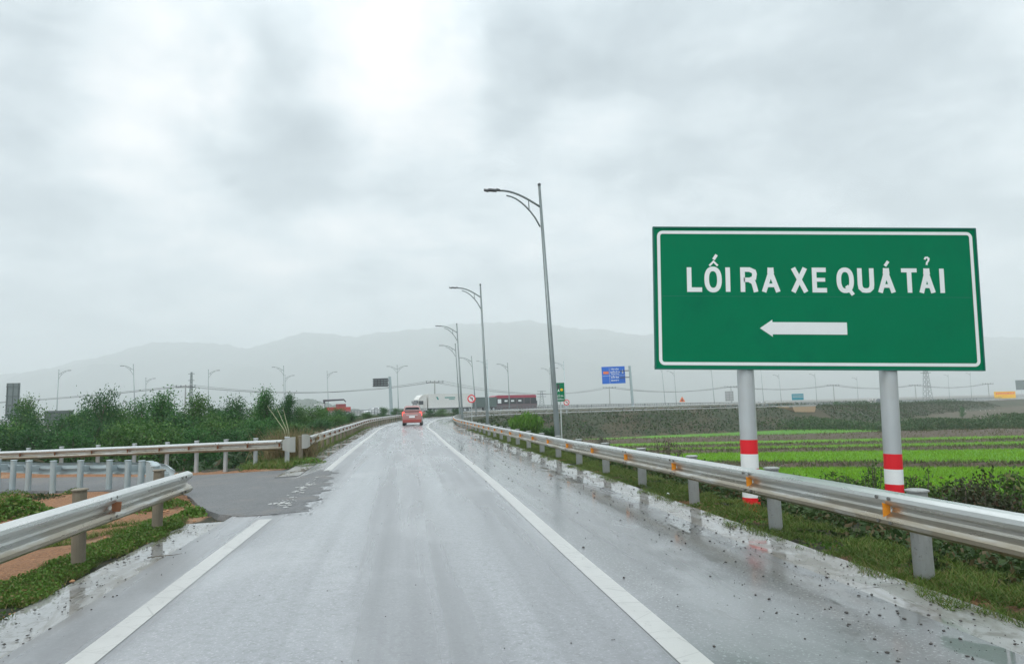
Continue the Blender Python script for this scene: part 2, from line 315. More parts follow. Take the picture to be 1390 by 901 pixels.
EXPR = catmull([(-420, 60, .4), (-250, 76, .4), (-150, 92, .4), (-60, 112, .4), (-20, 133, .4), (5, 149, .4), (45, 174, 0), (85, 207, -.8), (150, 262, -1.3), (260, 350, -1.7), (450, 500, -2), (800, 760, -2)], 4)
def frames(P):
    T = np.gradient(P[:, :2], axis=0); T /= np.linalg.norm(T, axis=1)[:, None]; Nn = np.stack([T[:, 1], -T[:, 0]], 1); s = np.concatenate([[0], np.cumsum(np.linalg.norm(np.diff(P[:, :2], axis=0), axis=1))]); return T, Nn, s
RT_, RN, RS = frames(RAMP); ET, EN, ES = frames(EXPR)
RAMP3 = np.column_stack([RAMP, RAMPZ])
def off(P, Nn, d, z=None):
    q = P[:, :2] + Nn*d; zc = (P[:, 2] if P.shape[1] > 2 else np.zeros(len(P))); return np.column_stack([q, zc if z is None else zc+z])
def ribbon(name, P, Nn, s, us, z, mat, kind='structure', i0=0, i1=None, zs=None):
    i1 = i1 or len(P); n = len(us); vs = []; fs = []; uv = []
    for i in range(i0, i1):
        for j, u in enumerate(us):
            zc = (P[i, 2] if P.shape[1] > 2 else 0) + z + (zs[j] if zs else 0)
            vs.append((P[i, 0]+Nn[i, 0]*u, P[i, 1]+Nn[i, 1]*u, zc)); uv.append((u, s[i]))
    for i in range(i1-i0-1):
        for j in range(n-1): a_ = i*n+j; fs.append((a_, a_+1, a_+n+1, a_+n))
    me = bpy.data.meshes.new(name); me.from_pydata(vs, [], fs); l = me.uv_layers.new(name='UVMap')
    for lp in me.loops: l.data[lp.index].uv = uv[lp.vertex_index]
    o = link(name, me, None, mat); o['kind'] = kind; return o
def idx(P, Y): return int(np.argmin(np.abs(P[:160, 1]-Y)))
def near(P, Nn, x, y):
    """signed lateral distance (right positive) and index of nearest station"""
    D = np.full(x.shape, 1e9); K = np.zeros(x.shape, int)
    for i in range(0, len(P)):
        q = (x-P[i, 0])**2+(y-P[i, 1])**2; m_ = q < D; D[m_] = q[m_]; K[m_] = i
    dx = x-P[K, 0]; dy = y-P[K, 1]; sg = np.sign(dx*Nn[K, 0]+dy*Nn[K, 1]); lat = dx*Nn[K, 0]+dy*Nn[K, 1]
    return np.where(np.sqrt(D) > np.abs(lat)+1.5, sg*np.sqrt(D), lat), K
def zexit(x): t = np.clip((-4.3-x)/8, 0, 1); return -.42*t*t*(3-2*t)
EXN = [(-3.62, 10.5), (-4.0, 10.38), (-4.55, 10.6), (-5.4, 11.8), (-6.6, 13.9), (-8.4, 16.3), (-11, 18.1), (-15, 18.9), (-25, 18.6), (-60, 15)]
EXF = [(-5.0, 18.1), (-5.3, 18.5), (-5.9, 18.9), (-7, 19.5), (-8.6, 20.4), (-10.2, 21.4), (-12.5, 22.3), (-16, 22.9), (-25, 22.9), (-60, 20)]
EN_ = catmull(EXN, .5); EF_ = catmull(EXF, .5)
def in_exit(x, y):
    yn = np.interp(-x, -EN_[:, 0], EN_[:, 1]); yf = np.interp(-x, -EF_[:, 0], EF_[:, 1]); return (x < -3) & (y > yn-.05) & (y < yf+.05)
def hgt(x, y):
    x = np.asarray(x, float); y = np.asarray(y, float)
    d, K = near(RAMP, RN, x, y); de, Ke = near(EXPR, EN, x, y)
    base = np.where((d < 0) & (y < 110) & (x < 0), -2.6, -4.5)
    right = np.interp(d, [0, 4.25, 4.5, 5.3, 7.6, 9, 16], [-.07, -.07, -.03, -.20, -.5, -1.1, -4.5]); left = np.interp(-d, [0, 2.9, 3.05, 4.5, 9, 13], [-.07, -.07, -.03, -.10, -2.0, -2.6])
    er = np.where(d > 0, right, left)+RAMPZ[K]; er = np.maximum(er, base)
    ee = np.interp(-de, [-26, -1.5, 1.0, 9.5], [0, 0, 0, -5.2])+EXPR[Ke, 2]-.08; ee = np.where(de > 26, np.interp(de, [26, 34], [0, -5])+EXPR[Ke, 2]-.08, ee)
    # ee : embankment from its near edge line; de<0 is the far side
    ee = np.interp(de, [-34, -26, 1.2, 10], [-5, 0, 0, -5.0])+EXPR[Ke, 2]-.08
    # exit road bench on the left
    zb = zexit(x); yn = np.interp(-x, -EN_[:, 0], EN_[:, 1]); yf = np.interp(-x, -EF_[:, 0], EF_[:, 1])
    bl = np.where((x < -3.2) & (y < yf+2.2), zb-.03, -9.0); bl = np.where((x < -3.2) & (y >= yf+2.2), np.maximum(zb-.03-(y-yf-2.2)*.35, -2.6), bl); bl = np.where(y < -3, np.maximum(bl, -.4), bl)
    z = np.maximum(np.maximum(er, ee), bl)
    # inside the ramp footprint never above the asphalt
    z = np.where((d > -2.95) & (d < 4.3) & (np.abs(d) < 6), -.07+RAMPZ[K], z)
    z = np.where(in_exit(x, y) & (d < -2.8), np.minimum(z, zb-.07), z)
    return z, d, de
def zg(x, y): return float(hgt(np.array([x]), np.array([y]))[0][0])

# ------------------------------------------------------------------ ground sheet
def axis(segs):
    out = []
    for a_, b_, st in segs: out += list(np.arange(a_, b_, st))
    return np.array(out+[segs[-1][1]])
gx = axis([(-9000, -1500, 500), (-1500, -300, 60), (-300, -80, 6), (-80, -26, 2), (-26, -13, .6), (-13, 9, .22), (9, 30, .8), (30, 150, 2.5), (150, 400, 8), (400, 1500, 60), (1500, 9000, 500)])
gy = axis([(-600, -20, 40), (-20, 2, 1.5), (2, 26, .22), (26, 60, .7), (60, 160, 1.6), (160, 330, 3.5), (330, 600, 12), (600, 2000, 80), (2000, 9000, 500)])
GX, GY = np.meshgrid(gx, gy); GZ, GD, GE = hgt(GX.ravel(), GY.ravel()); GZ = GZ.reshape(GX.shape); GD = GD.reshape(GX.shape)
def fbm(x, y, s):
    r = 0
    for k in range(5): a_ = 2**k/s; r = r + np.sin(x*a_*1.7+k*1.3+np.sin(y*a_*1.1+k))*np.cos(y*a_*1.9+k*2.1+np.sin(x*a_*.9))/2**k
    return r
onroad = ((GD > -3.05) & (GD < 4.4)) | in_exit(GX, GY)
nz = fbm(GX, GY, 2.2)*.035+fbm(GX, GY, .6)*.02; slopeW = np.clip((GD-4.4)/3, 0, 1)*(GY > 0); GZ = np.where(onroad, GZ, GZ+nz*np.where(GY < 60, 1, .3)+np.where(GY > 24, 1, slopeW)*fbm(GX, GY, 7)*.10*(GY < 330)*(np.abs(GD) > 7)*(GZ > -4.3))
GZ = np.where((GZ < -4.3) & (GX > 0), np.minimum(GZ, -4.5), GZ)
nv = GX.size; me = bpy.data.meshes.new('ground'); nxg, nyg = len(gx), len(gy)
ii = (np.arange(nyg-1)[:, None]*nxg+np.arange(nxg-1)[None, :]).ravel(); F_ = np.stack([ii, ii+1, ii+nxg+1, ii+nxg], 1)
me.vertices.add(nv); me.vertices.foreach_set('co', np.column_stack([GX.ravel(), GY.ravel(), GZ.ravel()]).astype(np.float32).ravel())
me.loops.add(F_.size); me.loops.foreach_set('vertex_index', F_.astype(np.int32).ravel()); me.polygons.add(len(F_)); me.polygons.foreach_set('loop_start', np.arange(0, F_.size, 4, dtype=np.int32)); me.polygons.foreach_set('loop_total', np.full(len(F_), 4, dtype=np.int32))
me.update(); ca = me.color_attributes.new('kinds', 'FLOAT_COLOR', 'POINT'); yfx = np.interp(-GX, -EF_[:, 0], EF_[:, 1]); ynx = np.interp(-GX, -EN_[:, 0], EN_[:, 1])
soil = ((GD < -3.3) & (GX < -3) & (GY < yfx+1.6) & (GY > 2)).astype(float)*1.0; soil = np.where((GD < -3.0) & (GD > -3.5) & (GY < 10.5), .3, soil)
soil = np.where((GD < -2.9) & (GD > -4.6) & (GY > 9.7) & (GY < 12.5), .8, soil)
soil = np.where((GD > 4.1) & (GD < 5.6) & (GY < 60), .38+.25*np.sin(GY*1.3), soil)
soil = np.maximum(soil, .75*np.exp(-((GX-3.9)**2+(GY-10.6)**2)/.35)); soil = np.maximum(soil, .7*np.exp(-((GX-5.8)**2+(GY-10.6)**2)/.5))
mud = np.where((GZ < -3.9) & (GX > 5), .55, 0)
ca.data.foreach_set('color', np.column_stack([soil.ravel(), mud.ravel(), np.zeros(nv), np.ones(nv)]).astype(np.float32).ravel())
tag(link('ground', me, None, M_GROUND, smooth=True), kind='structure')

# ------------------------------------------------------------------ ramp road
iE = len(RAMP)
ribbon('ramp_road', RAMP3, RN, RS, [-2.46, -1.9, -1, 0, 1, 1.9, 2.8, 3.76], 0, M_ASPH)
ribbon('gutter', RAMP3, RN, RS, [-3.02, -2.98, -2.43], -.012, M_GUT, i1=idx(RAMP, 11.0), zs=[-.06, .0, .008])
ribbon('gutter', RAMP3, RN, RS, [-3.02, -2.98, -2.43], -.012, M_GUT, i0=idx(RAMP, 17.2), zs=[-.06, .0, .022])
ribbon('gutter', RAMP3, RN, RS, [3.72, 3.74, 4.28, 4.32], -.012, M_GUT, zs=[.008, .0, .018, -.06])
ribbon('edge_line', RAMP3, RN, RS, [-1.98, -1.79], .004, M_PAINT, i1=idx(RAMP, 11.4))
ribbon('edge_line', RAMP3, RN, RS, [-1.98, -1.79], .004, M_PAINT, i0=idx(RAMP, 16.0))
ribbon('edge_line', RAMP3, RN, RS, [1.76, 1.95], .004, M_PAINT)
# exit road with its ragged joint over the ramp edge
def exit_road():
    vs = []; fs = []; n = 90
    xs = np.concatenate([np.arange(0, 40)*.28, 11+np.arange(1, 24)*2.0]);
    A = []; B = []
    def along(P, t):
        s = np.concatenate([[0], np.cumsum(np.linalg.norm(np.diff(P, axis=0), axis=1))]); return np.array([np.interp(t*s[-1], s, P[:, 0]), np.interp(t*s[-1], s, P[:, 1])])
    ts = np.linspace(0, 1, 130)**1.6
    for t in ts:
        a_ = along(EN_, t); b_ = along(EF_, t)
        for j in range(n): q = a_+(b_-a_)*j/(n-1); vs.append([q[0], q[1], 0])
    # first column is the joint: ragged and overlapping the ramp
    for j in range(n):
        u = j/(n-1); c = np.array([-3.32, 10.75])*(1-u)+np.array([-4.72, 18.0])*u; bulge = .10*math.sin(u*3.14)
        vs[j] = [c[0]+bulge+.09*math.sin(j*.42)+.07*math.sin(j*1.13+1)+random.uniform(-.035, .035), c[1]+.05*math.sin(j*.8)+random.uniform(-.03, .03), 0]
    for i in range(len(ts)-1):
        for j in range(n-1): k = i*n+j; fs.append((k, k+n, k+n+1, k+1))
    for k_, v in enumerate(vs): v[2] = float(zexit(np.array(v[0]))) + (.012 if 0 < k_ % n < n-1 else -.09)
    for j in range(1, n-1): vs[j][2] = .005
    me = bpy.data.meshes.new('exit_road'); me.from_pydata(vs, [], fs); me.update(); tag(link('exit_road', me, None, M_TAR), kind='structure')
exit_road()
# flakes of the edge line still showing through the joint
mb = MB()
for k in range(150):
    y = 11.5+(15.9-11.5)*(random.choice((.12, .2, .55, .62, .7, .95))+random.gauss(0, .06)); i = int(np.argmin(np.abs(RAMP[:60, 1]-y))); d = -1.90+random.gauss(0, .075); f_ = random.uniform(-.4, .4); n = 7; rr_ = random.choice((.012, .02, .03, .06))
    cxy = RAMP[i]+RN[i]*d+RT_[i]*f_
    pts = []
    for t in range(n):
        q = 6.283*t/n; a1_ = rr_*random.uniform(.35, 1); a2_ = rr_*1.6*random.uniform(.35, 1)
        pts.append((cxy[0]+RN[i, 0]*math.cos(q)*a1_+RT_[i, 0]*math.sin(q)*a2_, cxy[1]+RN[i, 1]*math.cos(q)*a1_+RT_[i, 1]*math.sin(q)*a2_, .017+k*.00004))
    mb.add(pts, [tuple(range(n))])
o = mb.build('edge_line_flakes', M_PAINT); o['kind'] = 'structure'
mb = MB()
for k in range(420):
    u = random.random(); rr_ = random.choice((.006, .01, .015, .02)); cx_ = -3.27-1.42*u+.10*math.sin(u*3.14)+abs(random.gauss(0, .11)); cy_ = 10.75+7.25*u+random.gauss(0, .08); n = 7
    if random.random() < .3: cx_, cy_ = -3.1-random.random()*1.3, 10.6-abs(random.gauss(0, .12))
    mb.add([(cx_+math.cos(6.283*t/n)*rr_*random.uniform(.4, 1), cy_+math.sin(6.283*t/n)*rr_*1.5*random.uniform(.4, 1), .0095+k*.00001) for t in range(n)], [tuple(range(n))])
o = mb.build('tar_spatter', M_TAR); o['kind'] = 'structure'

# ------------------------------------------------------------------ expressway deck
ribbon('expressway', EXPR, EN, ES, [-25, -12.5, 0], 0, M_ASPH)

# ------------------------------------------------------------------ mountains
def ridge(name, prof, Y, depth, seed):
    """prof: crest line seen from the road as (x pixel, y pixel) surveyed at distance Y"""
    r = np.random.default_rng(seed); X = [AT(x, y, Y) for x, y in prof]; xs = np.array([p.x for p in X]); zs = np.array([p.z for p in X]); n = 620; m_ = 46
    gx_ = np.linspace(xs[0], xs[-1], n); cz = np.interp(gx_, xs, zs); k = np.ones(5)/5; cz = np.convolve(np.pad(cz, 2, 'edge'), k, 'valid')
    cz = cz + fbm(gx_, gx_*0+seed, Y*.03)*Y*.0020 + fbm(gx_, gx_*0+seed*2, Y*.006)*Y*.0009
    vs = []; fs = []
    for j in range(m_):
        t = j/(m_-1)*2-1; f = (1-abs(t))**.9
        for i in range(n): x = gx_[i]; y = Y+t*depth*(1+.1*math.sin(x/Y*9)); vs.append((x, y, -8+(cz[i]+8)*f*(1+.30*(1-f)*float(fbm(np.array(x), np.array(y), Y*.05)))))
    for j in range(m_-1):
        for i in range(n-1): k_ = j*n+i; fs.append((k_, k_+1, k_+n+1, k_+n))
    me = bpy.data.meshes.new(name); me.from_pydata(vs, [], fs); me.update(); tag(link(name, me, None, plain('mountain_forest', (.05, .075, .05), .9, var=.4, sc=.004), smooth=True), kind='structure')
ridge('hills', [(-500, 560), (-200, 540), (0, 510), (80, 497), (160, 477), (215, 465), (265, 462), (335, 472), (380, 460), (430, 449), (490, 455), (545, 447), (600, 442), (665, 434), (720, 436), (760, 440), (800, 445), (850, 451), (900, 452), (1000, 455), (1100, 462), (1200, 463), (1340, 457), (1420, 455), (1700, 450), (2000, 470)], 4000, 1100, 3)
ridge('hills', [(300, 556), (360, 552), (400, 545), (425, 542), (450, 547), (490, 556)], 900, 90, 5)

# ------------------------------------------------------------------ guardrails
WP = [(.010, .155), (.045, .143), (.078, .118), (.083, .085), (.062, .052), (.012, .022), (.006, 0), (.012, -.022), (.062, -.052), (.083, -.085), (.078, -.118), (.045, -.143), (.010, -.155)]
def beam_mesh(P, side, ztop=.735, name='beam'):
    """P (n,3) ground line; side +1: traffic lies on the left of the walk direction"""
    T = np.gradient(P[:, :2], axis=0); T /= np.linalg.norm(T, axis=1)[:, None]; Nn = np.stack([T[:, 1], -T[:, 0]], 1)*(-side)
    prof = WP + [(a_-.005, b_) for a_, b_ in reversed(WP)]; n = len(prof); vs = []; fs = []; uv = []; s = 0
    for i in range(len(P)):
        if i: s += float(np.linalg.norm(P[i, :2]-P[i-1, :2]))
        for a_, b_ in prof: vs.append((P[i, 0]+Nn[i, 0]*a_, P[i, 1]+Nn[i, 1]*a_, P[i, 2]+ztop-.155+b_)); uv.append((b_, s))
    for i in range(len(P)-1):
        for j in range(n): fs.append((i*n+j, i*n+(j+1) % n, (i+1)*n+(j+1) % n, (i+1)*n+j))
    fs += [tuple(range(n)), tuple(range((len(P)-1)*n+n-1, (len(P)-1)*n-1, -1))]
    me = bpy.data.meshes.new(name); me.from_pydata(vs, [], fs); l = me.uv_layers.new(name='UVMap')
    for lp in me.loops: l.data[lp.index].uv = uv[lp.vertex_index]
    return me, Nn
def resample(P, st, s0=0):
    s = np.concatenate([[0], np.cumsum(np.linalg.norm(np.diff(P[:, :2], axis=0), axis=1))]); q = np.arange(s0, s[-1], st); return np.column_stack([np.interp(q, s, P[:, k]) for k in range(3)]), np.interp(q, s, s)
def post_mesh(h, r=.068):
    m_ = MB(); m_.tube([(0, 0, -.6), (0, 0, h)], r, 14); m_.tube([(0, 0, h), (0, 0, h+.012), (0, 0, h+.02)], [r+.016, r+.016, r*.9], 14); return m_.mesh('post')
def refl_mesh():
    # trapezoid plate standing out of the groove, facing oncoming traffic (local x = out of the beam)
    return MB().prism([(.012, -.035), (.085, -.06), (.085, .06), (.012, .035)], -.002, .002).mesh('reflector')
def guardrail(name, label, P, side, start=0., sp=2.0, refl=None, post_h=.78, mat=None, pmat=None, ztop=.735, back=.25, ref_from=0, bend=None, lap=True, pr=.068, block=True):
    mat = mat or M_BEAM; pmat = pmat or M_POST
    root = thing(name, label, 'guardrail', tuple(P[0])); inv = -Vector(P[0])
    me, Nn = beam_mesh(P, side, ztop); me.transform(Matrix.Translation(inv)); link('beam', me, root, mat)
    ps, ss = resample(P, sp, start); s = np.concatenate([[0], np.cumsum(np.linalg.norm(np.diff(P[:, :2], axis=0), axis=1))])
    pm = post_mesh(post_h, pr); pm.materials.append(pmat); bk = MB().box((0, 0, 0), (back-.02, .09, .16)).mesh('block'); bk.materials.append(pmat)
    bm_ = MB().tube([(0, 0, 0), (.012, 0, 0)], .016, 8).mesh('bolt'); bm_.materials.append(M_BOLT)
    rm = refl_mesh(); rm.materials.append(refl or M_REFO)
    for k, (p, sk) in enumerate(zip(ps, ss)):
        nx = np.interp(sk, s, Nn[:, 0]); ny = np.interp(sk, s, Nn[:, 1]); a_ = math.atan2(ny, nx); q = Vector(p)+inv
        o = link('post', pm, root); o.location = q - Vector((nx, ny, 0))*back; o.rotation_euler = (random.gauss(0, .008), random.gauss(0, .008), a_)
        if block: 
            o2 = link('spacer', bk, o); o2.location = (back*.5-.005, 0, ztop-.155)
        if np.linalg.norm(p[:2]) < 25:
            for u in (-.075, .075):
                for v_ in (-.1, .1): o3 = link('bolt', bm_, o); o3.location = (back+.08, u, ztop-.155+v_)
        if refl is not None and k >= ref_from and k < 100:
            o4 = link('reflector', rm, root); o4.location = q + Vector((nx, ny, 0))*.006 + Vector((0, 0, ztop-.155)); o4.rotation_euler = (0, 0, a_)
    return root
def fishtail(parent, at_, dirv, outv, ztop=.735, mat=None):
    """flared end plate curving away"""
    m_ = MB(); d = Vector(dirv).normalized(); o_ = Vector(outv).normalized(); n = 8; vs = []; fs = []
    for i in range(n+1):
        t = i/n; hh = .155+.07*min(1, t*1.8); c = Vector(at_)+d*(.36*math.sin(t*1.25)) - o_*(.16*(1-math.cos(t*1.9)))
        for th in (0, .006): 
            for s_ in (-1, 1): vs.append(c+o_*(.05+th)+Vector((0, 0, ztop-.155+s_*hh)))
    for i in range(n):
        a_ = i*4
        for j in ((0, 1), (1, 3), (3, 2), (2, 0)): fs.append((a_+j[0], a_+j[1], a_+4+j[1], a_+4+j[0]))
    fs += [(0, 1, 3, 2), (4*n, 4*n+2, 4*n+3, 4*n+1)]
    m_.add(vs, fs); return m_.build('end_plate', mat or M_BEAM, parent)
# right rail along the ramp
PR = off(RAMP, RN, 4.28); PR[:, 2] = np.interp(PR[:, 1], [7, 18, 40], [0, -.10, -.15]); i0 = idx(PR, 2.0)
g1 = guardrail('guardrail', 'long steel guardrail with amber reflectors along the right road edge', PR[i0:i0+205], 1, start=1.22, sp=2.39, refl=M_REFO, pr=.08, post_h=.72)
# left near rail
PL = off(RAMP, RN, -2.98); i1 = idx(PL, 10.15); i0 = idx(PL, 1.0)
g2 = guardrail('guardrail', 'dirty steel guardrail at the lower left, ending where the exit road opens', PL[i0:i1+1], -1, start=.05, refl=None, sp=2.25, pmat=plain('weathered_post', (.17, .145, .105), .7, var=.3, sc=7, dirt=(.3, .28, .25)))
def rust_plate(root, P, s0):
    pass
mb = MB(); i = idx(PL, 7.35); mb.prism([(.006, -.055), (.09, -.05), (.10, .05), (.006, .06)], -.003, .003)
rp = mb.build('reflector', M_REFR, g2); rp.location = Vector(PL[i])-g2.location+Vector((.02, 0, .58)); rp.rotation_euler = (0, 0, math.atan2(RN[i, 1], RN[i, 0])+.3)
# left rail beyond the junction
j0 = int(np.argmin(np.abs(PL[:120, 1]-22.2)))
g3 = guardrail('guardrail', 'steel guardrail along the left of the curve, starting after the exit', PL[j0:j0+220], -1, start=.1, refl=M_REFR, sp=2.0, post_h=.72, pmat=plain('brown_post', (.20, .17, .12), .75, var=.3, sc=7))
q = Vector((0, 0, 0)); tt = PL[j0]-PL[j0+1]; fishtail(g3, (0, 0, 0), (tt[0], tt[1], 0), (RN[j0, 0], RN[j0, 1], 0))
# far rail of the exit road
A = G(384, 633, -.1); B = G(0, 643, -.42); C = G(200, 636.5, -.3)
dd = (B-A).normalized(); far = catmull([tuple(A), tuple(C), tuple(B), tuple(B+dd*10), tuple(B+dd*30+Vector((0, -3, -.2)))], .8); far[:, 2] = np.interp(far[:, 0], [B.x, C.x, A.x], [-.42, -.3, -.1])
g4 = guardrail('guardrail', 'straight light guardrail in front of the tree row across the exit road', far, 1, start=.1, refl=M_REFR, sp=1.42, ztop=.80, post_h=.86, pmat=M_GALV)
fishtail(g4, (0, 0, 0), (1, -.15, 0), (0, -1, 0), ztop=.8)
# rail seen from behind along the near side of the exit road
Bk = [G(217, 691, -.2), G(212, 672, -.3), G(200, 667, -.35), G(165, 665, -.4), G(131, 666.5, -.42), G(97, 666, -.42), G(58, 666.6, -.42), G(22, 664, -.42)]
e_ = (Bk[-1]-Bk[-2]).normalized(); Bk = [tuple(p) for p in Bk]+[tuple(Vector(Bk[-1])+e_*k) for k in (4, 12, 26)]
bkp = catmull(Bk, .35); bkp[:, 2] = np.interp(bkp[:, 1], [11, 16, 18], [-.12, -.35, -.42])
s_ = np.concatenate([[0], np.cumsum(np.linalg.norm(np.diff(bkp[:, :2], axis=0), axis=1))])
T_ = np.gradient(bkp[:, :2], axis=0); T_ /= np.linalg.norm(T_, axis=1)[:, None]; Nb = np.stack([T_[:, 1], -T_[:, 0]], 1); bkf = bkp.copy(); bkf[:, :2] += Nb*.16
g5 = guardrail('guardrail', 'bluish guardrail seen from its back, round posts bending round the exit corner', bkf, -1, start=.2, refl=None, sp=.86, ztop=.74, post_h=.80, mat=M_BLUEG, pmat=M_BLUEG, pr=.075)
# rail along the outside of the expressway shoulder
EP = off(EXPR, EN, -.3); k0 = int(np.argmin(np.abs(EP[:, 0]+120))); k1 = int(np.argmin(np.abs(EP[:, 0]-255)))
def mesh_fence(name, label, P, h=1.15, sp=4.0, mat=None):
    root = thing(name, label, 'fence', tuple(P[0])); inv = -Vector(P[0]); m_ = MB(); a_ = [Vector(p)+inv for p in P]
    for z, r in ((h, .05), (h*.62, .03), (h*.3, .03)): m_.tube([p+Vector((0, 0, z)) for p in a_], r, 6)
    m_.each('rail', mat, root); vs = []; fs = []; nn = 6
    for i in range(len(a_)-1):
        d_ = (a_[i+1]-a_[i])
        for k in range(nn):
            c = a_[i]+d_*(k/nn); e2 = c+d_.normalized()*.07; b0 = len(vs)
            vs += [tuple(c+Vector((0, 0, h))), tuple(c+Vector((0, 0, h-.07))), tuple(e2+Vector((0, 0, h))), tuple(e2+Vector((0, 0, h-.07))), tuple(c), tuple(e2)]; fs += [(b0, b0+1, b0+3, b0+2), (b0+1, b0+4, b0+5, b0+3), (b0+2, b0+3, b0+7, b0+6)]
    fs.pop(); im = MB().add(vs, fs).build('infill', mat, root); sm_ = im.modifiers.new('s', 'SOLIDIFY'); sm_.thickness = .05
    pm = MB().box((0, 0, h*.5), (.14, .14, h+.1)).mesh('post'); pm.materials.append(mat); ps, ss = resample(P, sp)
    for p in ps[:100]: link('post', pm, root).location = Vector(p)+inv
    return root
mesh_fence('roadside_fence', 'grey barred fence running along the near edge of the expressway', EP[k0:k1], 1.0, 4.0, plain('fence_grey', (.17, .20, .20), .6))
LB = off(EXPR, EN, -12.4); 
def parapet(name, label, P, h, wd, mat):
    m_ = MB(); prof = [(-wd/2, 0), (-wd/4, h*.35), (-wd/5, h), (wd/5, h), (wd/4, h*.35), (wd/2, 0)]; T = np.gradient(P[:, :2], axis=0); T /= np.linalg.norm(T, axis=1)[:, None]; n = len(prof); vs = []; fs = []
    for i in range(len(P)):
        for a_, b_ in prof: vs.append((P[i, 0]+T[i, 1]*a_, P[i, 1]-T[i, 0]*a_, P[i, 2]+b_-.01))
    for i in range(len(P)-1):
        for j in range(n-1): fs.append((i*n+j, i*n+j+1, (i+1)*n+j+1, (i+1)*n+j))
    m_.add(vs, fs); return tag(m_.build(name, mat), label, 'barrier')
parapet('median_barrier', 'low concrete barrier between the two carriageways of the expressway', LB, .8, .6, M_CONC)

# ------------------------------------------------------------------ big green sign
YS = 10.7
def text_mesh(s, font_size=1.0, bold=0.0, xs=1.0):
    c = bpy.data.curves.new('t', 'FONT'); c.body = s; c.size = font_size; c.offset = bold; c.extrude = .0; c.resolution_u = 4
    o = bpy.data.objects.new('t', c); S.collection.objects.link(o); dg = bpy.context.evaluated_depsgraph_get(); me = bpy.data.meshes.new_from_object(o.evaluated_get(dg))
    bpy.data.objects.remove(o); return me
def fit_text(s, x0, x1, z0, z1, bold=0.0, th=.003, diacritics=None):
    """text fitted so its capital letters span x0..x1, z0..z1 in the sign plane (x,z); returns mesh facing -Y"""
    me = text_mesh(s, 1, bold); ref = text_mesh('H', 1, bold); co = np.array([v.co[:] for v in me.vertices]); rc = np.array([v.co[:] for v in ref.vertices]); ch0, ch1 = rc[:, 1].min(), rc[:, 1].max()
    X = x0+(co[:, 0]-co[:, 0].min())/(co[:, 0].max()-co[:, 0].min())*(x1-x0); Z = z0+(co[:, 1]-ch0)/(ch1-ch0)*(z1-z0)
    for v, x, z in zip(me.vertices, X, Z): v.co = (x, 0, z)
    import bmesh
    b = bmesh.new(); b.from_mesh(me); g = bmesh.ops.extrude_face_region(b, geom=b.faces[:]); bmesh.ops.translate(b, vec=(0, -th, 0), verts=[q_ for q_ in g['geom'] if isinstance(q_, bmesh.types.BMVert)])
    bmesh.ops.recalc_face_normals(b, faces=b.faces[:]); b.to_mesh(me); b.free(); return me
TL = AT(884, 309, YS); TR = AT(1322, 311, YS); BL = AT(891, 500, YS); BR = AT(1337, 503, YS); SC = (TL+TR+BL+BR)/4; SW = 5.13; SH = 2.255; SROLL = math.atan2((TR.z-TL.z), TR.x-TL.x)
sign = thing('road_sign', 'large green road sign reading LỐI RA XE QUÁ TẢI on two striped posts', 'road sign', (SC.x, YS, zg(SC.x, YS+.2)))
SO = Vector((SC.x, YS, SC.z)) - sign.location
def on_sign(name, me, mat, y=0, parent=None):
    o = link(name, me, parent or sign, mat); 
    if parent is None: o.location = SO+Vector((0, y, 0)); o.rotation_euler = (0, -SROLL, 0)
    else: o.location = (0, y, 0)
    return o
m_ = MB(); m_.box((0, 0, 0), (SW, .035, SH)); panel = on_sign('panel', m_.mesh(), M_GREEN)
m_ = MB(); fr = .022
for c, d in (((0, 0, SH/2), (SW+.02, .06, fr)), ((0, 0, -SH/2), (SW+.02, .06, fr)), ((-SW/2, 0, 0), (fr, .06, SH-.02)), ((SW/2, 0, 0), (fr, .06, SH-.02))): m_.box(c, d)
on_sign('frame', m_.mesh(), plain('frame_green', (.0, .13, .09), .4))
def round_ring(wd, ht, r, t):
    def ring(w_, h_, r_):
        out = []
        for cx_, cz_, a0 in ((w_/2-r_, h_/2-r_, 0), (-w_/2+r_, h_/2-r_, 90), (-w_/2+r_, -h_/2+r_, 180), (w_/2-r_, -h_/2+r_, 270)):
            for k in range(6): q_ = R_(a0+k*18); out.append((cx_+r_*math.cos(q_), cz_+r_*math.sin(q_)))
        return out
    a_ = ring(wd, ht, r); b_ = ring(wd-2*t, ht-2*t, max(.005, r-t)); n = len(a_); vs = [(x, -.022, z) for x, z in a_]+[(x, -.022, z) for x, z in b_]
    return MB().add(vs, [(i, (i+1) % n, (i+1) % n+n, i+n) for i in range(n)])
on_sign('border_stripe', round_ring(SW-.11, SH-.11, .09, .05).mesh(), M_WHITE, 0, panel)
def sx(px_): 
    # pixel on the sign's own text row to sign x
    return (px_-0)*1.0
def SP(x, y): p = AT(x, y, YS)-Vector((SC.x, YS, SC.z)); c, s = math.cos(-SROLL), math.sin(-SROLL); return (p.x*c-p.z*s, p.x*s+p.z*c)

